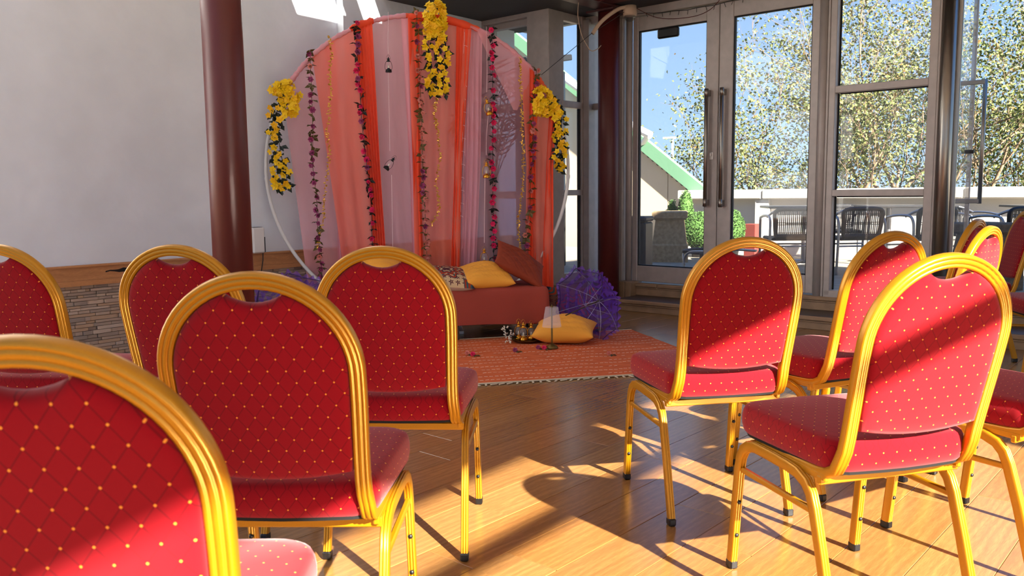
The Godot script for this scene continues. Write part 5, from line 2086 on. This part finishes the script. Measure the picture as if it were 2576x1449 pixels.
func build_topiary() -> void:
	var t := thing("topiary", "clipped box topiary with a cone over a ball behind the pedestal", "topiary", Vector3(2.52, TERRACE, -11.35))
	box_ball(t, "cone_foliage", Vector3(-0.18, 0.70, 0), Vector3(0.11, 0.21, 0.11), 1500, true)
	box_ball(t, "ball_foliage", Vector3(0.02, 0.36, 0), Vector3(0.27, 0.23, 0.25), 3600)
	var s := new_st()
	lathe(s, [[0.0, 0.0], [0.085, 0.0], [0.105, 0.16], [0.115, 0.16], [0.115, 0.19], [0.0, 0.19]], 20)
	shape(t, "pot", s, M["pot_plastic"])
	t = thing("topiary", "clipped box ball seen through the right glass door leaf", "topiary", Vector3(2.95, TERRACE, -11.30))
	box_ball(t, "ball_foliage", Vector3(0, 0.38, 0), Vector3(0.16, 0.24, 0.16), 1900)
	s = new_st()
	lathe(s, [[0.0, 0.0], [0.085, 0.0], [0.105, 0.14], [0.115, 0.14], [0.115, 0.17], [0.0, 0.17]], 20)
	shape(t, "pot", s, M["pot_plastic"])
	t = thing("topiary", "small dark box cone left of the larger topiary", "topiary", Vector3(2.20, TERRACE, -11.55))
	box_ball(t, "cone_foliage", Vector3(0, 0.66, 0), Vector3(0.065, 0.12, 0.065), 600, true)
	s = new_st()
	tube(s, [Vector3(0, 0.1, 0), Vector3(0, 0.56, 0)], 0.010, 6)
	shape(t, "trunk", s, M["bark"])
	s = new_st()
	lathe(s, [[0.0, 0.0], [0.07, 0.0], [0.09, 0.14], [0.0, 0.14]], 16)
	shape(t, "pot", s, M["pot_plastic"])
	t = thing("brick_planter", "small red brick planter against the white parapet", "planter", Vector3(3.24, TERRACE, -11.35), TURN)
	s = new_st()
	box(s, Vector3(0, 0.22, 0), Vector3(0.16, 0.44, 0.16), 0.006)
	shape(t, "body", s, M["brick_red"])

func wicker_chair() -> Node3D:
	# an aluminium armchair with a woven black back and seat; it faces -z
	var t := Node3D.new()
	var s := new_st()
	for sd in [-1.0, 1.0]:
		s = new_st()
		var p := []
		for q in [[0.25, 0.0, 0.20], [0.255, 0.42, 0.235], [0.25, 0.58, 0.20], [0.255, 0.615, 0.10], [0.265, 0.60, -0.12], [0.262, 0.52, -0.20], [0.25, 0.0, -0.225]]:
			p.append(Vector3(q[0] * sd, q[1], q[2]))
		tube(s, curve(p, 5), 0.0135, 9)
		shape(t, "leg_and_arm", s, M["aluminium"])
		s = new_st()
		tube(s, curve([Vector3(0.255 * sd, 0.605, 0.10), Vector3(0.22 * sd, 0.655, 0.20), Vector3(0.17 * sd, 0.675, 0.245)], 5), 0.013, 8)
		shape(t, "back_tube", s, M["aluminium"])
	s = new_st()
	tube(s, [Vector3(-0.25, 0.30, 0.22), Vector3(0.25, 0.30, 0.22)], 0.009, 8)
	tube(s, [Vector3(-0.25, 0.30, -0.20), Vector3(0.25, 0.30, -0.20)], 0.009, 8)
	shape(t, "stretcher", s, M["aluminium"])
	s = new_st()
	box(s, Vector3(0, 0.375, 0.0), Vector3(0.46, 0.035, 0.44), 0.014)
	shape(t, "seat", s, M["rattan"])
	# back: a padded rim round a weave of narrow canes
	s = new_st()
	var rim := curve([Vector3(-0.19, 0.40, 0.215), Vector3(-0.205, 0.55, 0.235), Vector3(-0.195, 0.67, 0.25), Vector3(0.0, 0.685, 0.262), Vector3(0.195, 0.67, 0.25), Vector3(0.205, 0.55, 0.235), Vector3(0.19, 0.40, 0.215)], 6)
	tube(s, rim, 0.022, 8)
	tube(s, [Vector3(-0.19, 0.40, 0.215), Vector3(0.19, 0.40, 0.215)], 0.03, 8)
	shape(t, "back_rim", s, M["rattan"])
	s = new_st()
	for i in 19:
		var x := lerpf(-0.18, 0.18, i / 18.0)
		box(s, Vector3(x, 0.535, 0.236 + 0.003 * (i % 2)), Vector3(0.0105, 0.27, 0.004), 0.0, Basis(Vector3.RIGHT, 0.11))
	for y in [0.44, 0.525, 0.535, 0.545, 0.63]:
		box(s, Vector3(0, y, 0.238), Vector3(0.37 if y != 0.535 else 0.2, 0.007, 0.005))
	var o := shape(t, "weave", s, M["rattan"])
	o.set_meta("kind", "stuff")
	return t

func build_terrace_furniture() -> void:
	var list := [
		[2.97, -9.02, 4.0, "black woven aluminium armchair seen through the right glass door leaf"],
		[3.60, -8.95, -6.0, "black woven aluminium armchair behind the left part of the fixed window"],
		[4.24, -8.75, -12.0, "black woven aluminium armchair behind the right part of the fixed window"],
		[4.05, -10.35, 188.0, "woven armchair across the table, facing the window"],
		[4.86, -8.30, -16.0, "woven armchair outside behind the grey stone pedestal"],
		[5.10, -9.40, 150.0, "woven armchair just right of the round steel post"],
	]
	for i in list.size():
		var e = list[i]
		var c: Node3D = wicker_chair() if i == 0 else get_node("wicker_armchair").duplicate()
		c.name = numbered("wicker_armchair")
		add_child(c)
		c.position = Vector3(e[0], TERRACE, e[1])
		c.rotation_degrees.y = -e[2]
		c.set_meta("label", e[3])
		c.set_meta("category", "armchair")
		c.set_meta("group", "woven armchairs on the terrace")
	# a chair lying on its side by the left door
	var f: Node3D = get_node("wicker_armchair").duplicate()
	f.name = numbered("wicker_armchair")
	add_child(f)
	f.position = Vector3(2.47, TERRACE + 0.03, -9.05)
	f.rotation_degrees = Vector3(-96, 30, 0)
	f.set_meta("label", "black woven armchair tipped over outside the doors")
	for e in [[3.42, -9.85, 0.92, "dark slatted cafe table behind the door's right leaf"], [4.33, -9.70, 0.66, "dark cafe table behind the fixed window"], [5.62, -8.75, 0.80, "dark cafe table outside at the right edge"]]:
		var t := thing("cafe_table", e[3], "table", Vector3(e[0], TERRACE, e[1]), -8.0, "cafe tables on the terrace")
		var s := new_st()
		box(s, Vector3(0, 0.690, 0), Vector3(e[2], 0.026, 0.70), 0.006)
		shape(t, "table_top", s, M["table_top"])
		s = new_st()
		tube(s, [Vector3(0, 0.03, 0), Vector3(0, 0.68, 0)], 0.032, 12)
		shape(t, "column", s, M["aluminium"])
		for k in 4:
			s = new_st()
			var an := TAU * k / 4.0 + 0.78
			tube(s, [Vector3(0, 0.06, 0), Vector3(cos(an) * 0.18, 0.045, sin(an) * 0.18), Vector3(cos(an) * 0.30, 0.02, sin(an) * 0.30)], 0.02, 8)
			shape(t, "foot", s, M["aluminium"])

var tips := []

func grow(s: SurfaceTool, p: Vector3, dir: Vector3, ln: float, r: float, depth: int) -> void:
	var pts := [p]
	var rad := [r]
	var d := dir
	var n := 4
	for i in n:
		d = (d + Vector3(rng.randf_range(-0.16, 0.16), rng.randf_range(-0.04, 0.12), rng.randf_range(-0.16, 0.16))).normalized()
		p += d * ln / n
		pts.append(p)
		rad.append(lerpf(r, r * 0.62, (i + 1.0) / n))
		if depth <= 2:
			tips.append(p)
			if depth <= 1:
				tips.append(p + d * 0.05)
	tube(s, pts, rad, 6 if depth > 2 else 4, false)
	if depth == 0:
		return
	var kids := 3 if depth > 3 else (4 if depth > 1 else 3)
	for i in kids:
		var q: Vector3 = pts[n - (i % 3)]
		var a := rng.randf() * TAU
		var side := d.cross(Vector3(cos(a), 0.2, sin(a))).normalized()
		var nd := (d * rng.randf_range(0.65, 1.1) + side * rng.randf_range(0.45, 0.85) + Vector3(0, 0.12, 0)).normalized()
		grow(s, q, nd, ln * rng.randf_range(0.62, 0.80), rad[-1] * 0.72, depth - 1)

func tree(label: String, at: Vector3, ln: float, lean: Vector3, sd: int, leaves: int, stems := 2) -> void:
	var t := thing("tree", label, "tree", at, 0.0, "trees beyond the parapet")
	rng.seed = sd
	tips = []
	var s := new_st()
	for k in stems:
		var a := TAU * k / stems + 0.6
		grow(s, Vector3(cos(a) * 0.10, 0, sin(a) * 0.10), (Vector3(cos(a) * 0.22, 1, sin(a) * 0.22) + lean).normalized(), ln, 0.085, 5)
	shape(t, "branches", s, M["bark"])
	var mm := MultiMesh.new()
	mm.transform_format = MultiMesh.TRANSFORM_3D
	mm.use_colors = true
	s = new_st()
	leaf_shape(s, Vector3.ZERO, Vector3(0, 1, 0), Vector3(0, 0, 1), 0.058, 0.042)
	mm.mesh = done(s)
	mm.instance_count = leaves
	for i in leaves:
		var p: Vector3 = tips[rng.randi() % tips.size()] + Vector3(rng.randfn(), rng.randfn(), rng.randfn()) * 0.10
		var up := Vector3(rng.randf_range(-1, 1), rng.randf_range(-1, 0.5), rng.randf_range(-1, 1)).normalized()
		var side := up.cross(Vector3(rng.randf() - 0.5, rng.randf() - 0.5, rng.randf() - 0.5)).normalized()
		var k := rng.randf_range(0.7, 1.25)
		mm.set_instance_transform(i, Transform3D(Basis(side * k, up * k, side.cross(up) * k), p))
		var w := rng.randf()
		var c := Color(0.075, 0.105, 0.025).lerp(Color(0.25, 0.25, 0.075), w * w)
		if rng.randf() < 0.05:
			c = Color(0.32, 0.19, 0.06)
		var g := rng.randf_range(0.7, 1.2)
		mm.set_instance_color(i, Color(c.r * g, c.g * g, c.b * g))
	var o := MultiMeshInstance3D.new()
	o.name = "foliage"
	o.multimesh = mm
	o.material_override = M["leaf_tree"]
	o.set_meta("kind", "stuff")
	t.add_child(o, true)

func build_trees() -> void:
	tree("leafy birch tree behind the glass double door", Vector3(5.55, -1.9, -14.6), 2.0, Vector3(-0.10, 0, 0), 101, 14000)
	tree("leafy birch tree behind the tall fixed window", Vector3(6.35, -2.0, -14.2), 2.55, Vector3(0.02, 0, 0), 207, 21000, 3)
	tree("thin topped birch tree right of the open door", Vector3(8.05, -2.0, -13.8), 2.25, Vector3(0.0, 0, 0), 303, 9000)
	tree("low bushy tree behind the end of the building", Vector3(3.75, -2.8, -15.8), 1.15, Vector3(-0.05, 0, 0), 411, 7000)
	tree("low bushy tree at the far right beyond the parapet", Vector3(9.7, -2.2, -15.0), 1.75, Vector3(0.05, 0, 0), 515, 9000)
	rng.seed = 99

# ---------------------------------------------------------------- small things on the walls
func build_small() -> void:
	var t := thing("speaker_box", "small white box speaker with a black side strip on the oak rail", "speaker", W(0.05, 0.637, 2.60), -39.5)
	var s := new_st()
	box(s, Vector3(0, 0.098, 0), Vector3(0.085, 0.195, 0.105), 0.010)
	shape(t, "case", s, M["white_plastic"])
	s = new_st()
	box(s, Vector3(0.030, 0.065, -0.052), Vector3(0.022, 0.115, 0.006), 0.002)
	shape(t, "socket_strip", s, M["black_plastic"])
	s = new_st()
	box(s, Vector3(0.0, 0.196, 0.0), Vector3(0.060, 0.004, 0.080), 0.001)
	shape(t, "top_vent", s, M["black_plastic"])
	cord("speaker_cable", "black cable dropping from the white speaker down the stone cladding", [W(0.045, 0.65, 2.54), W(0.055, 0.58, 2.55), W(0.035, 0.45, 2.565), W(0.03, 0.25, 2.60), W(0.03, 0.01, 2.61)], 0.004, "black_plastic", "cable")
	# dome camera on a curved conduit by the column's head
	t = thing("dome_camera", "beige dome camera with a curved conduit at the column head", "camera", Vector3(1.055, 2.60, -7.58))
	s = new_st()
	lathe(s, [[0.0, 0.085], [0.055, 0.085], [0.062, 0.03], [0.058, 0.0], [0.0, 0.0]], 20)
	shape(t, "housing", s, M["beige_plastic"])
	s = new_st()
	lathe(s, [[0.050, 0.0], [0.047, -0.02], [0.035, -0.038], [0.018, -0.048], [0.0, -0.050]], 20)
	shape(t, "dome", s, M["dome_glass"])
	s = new_st()
	tube(s, curve([Vector3(-0.03, 0.07, 0.02), Vector3(-0.10, 0.055, 0.03), Vector3(-0.20, -0.01, 0.05), Vector3(-0.275, -0.08, 0.07), Vector3(-0.335, -0.165, 0.09)], 6), 0.017, 9)
	shape(t, "conduit", s, M["beige_plastic"])
	cord("ceiling_cable", "pale cable looping down beside the column's head", curve([Vector3(0.60, 2.72, -7.50), Vector3(0.595, 2.58, -7.50), Vector3(0.63, 2.42, -7.50), Vector3(0.70, 2.30, -7.50), Vector3(0.76, 2.31, -7.54), Vector3(0.815, 2.37, -7.70)], 6), 0.004, "beige_plastic", "cable")
	cord("guy_line", "thin black line tied from the hoop to the camera conduit", [H(0.955, 1.985, 0.0), Vector3(0.715, 2.44, -7.49), Vector3(1.02, 2.64, -7.56)], 0.0025, "black_plastic", "line")
	# fairy lights along the door heads
	var p := []
	for i in 41:
		var f := i / 40.0
		var a := lerpf(-4.30, -0.9, f)
		var sag := sin(clampf(f * 2.6, 0.0, 1.0) * PI) * 0.045
		p.append(R(a, 2.660 - sag + 0.03 * f + 0.004 * sin(i * 1.9), 6.60))
	t = thing("fairy_light_string", "black fairy light string strung along the heads of the glass doors", "lights", p[0])
	s = new_st()
	var q := []
	for v in p:
		q.append(v - p[0])
	tube(s, q, 0.0028, 5)
	shape(t, "wire", s, M["black_plastic"])
	s = new_st()
	for i in range(1, 40):
		var dr := Vector3(rng.randf_range(-0.02, 0.02), -0.035, rng.randf_range(-0.01, 0.01))
		tube(s, [q[i], q[i] + dr], 0.0022, 4)
	shape(t, "bulb_stems", s, M["black_plastic"])
	cord("red_wire", "dull red wire sagging above the left glass door leaf", curve([R(-4.27, 2.70, 6.50), R(-4.10, 2.60, 6.62), R(-3.80, 2.565, 6.64), R(-3.60, 2.60, 6.64), R(-3.45, 2.70, 6.60)], 6), 0.003, "red_wire", "cable")
	t = thing("leaf_scrap", "dead leaf scrap lying on the floor boards before the steps", "leaf", Vector3(1.42, 0.004, -6.75))
	s = new_st()
	leaf_shape(s, Vector3.ZERO, Vector3(1, 0.1, 0.2), Vector3.UP, 0.06, 0.03)
	shape(t, "blade", s, M["bed_wood"])
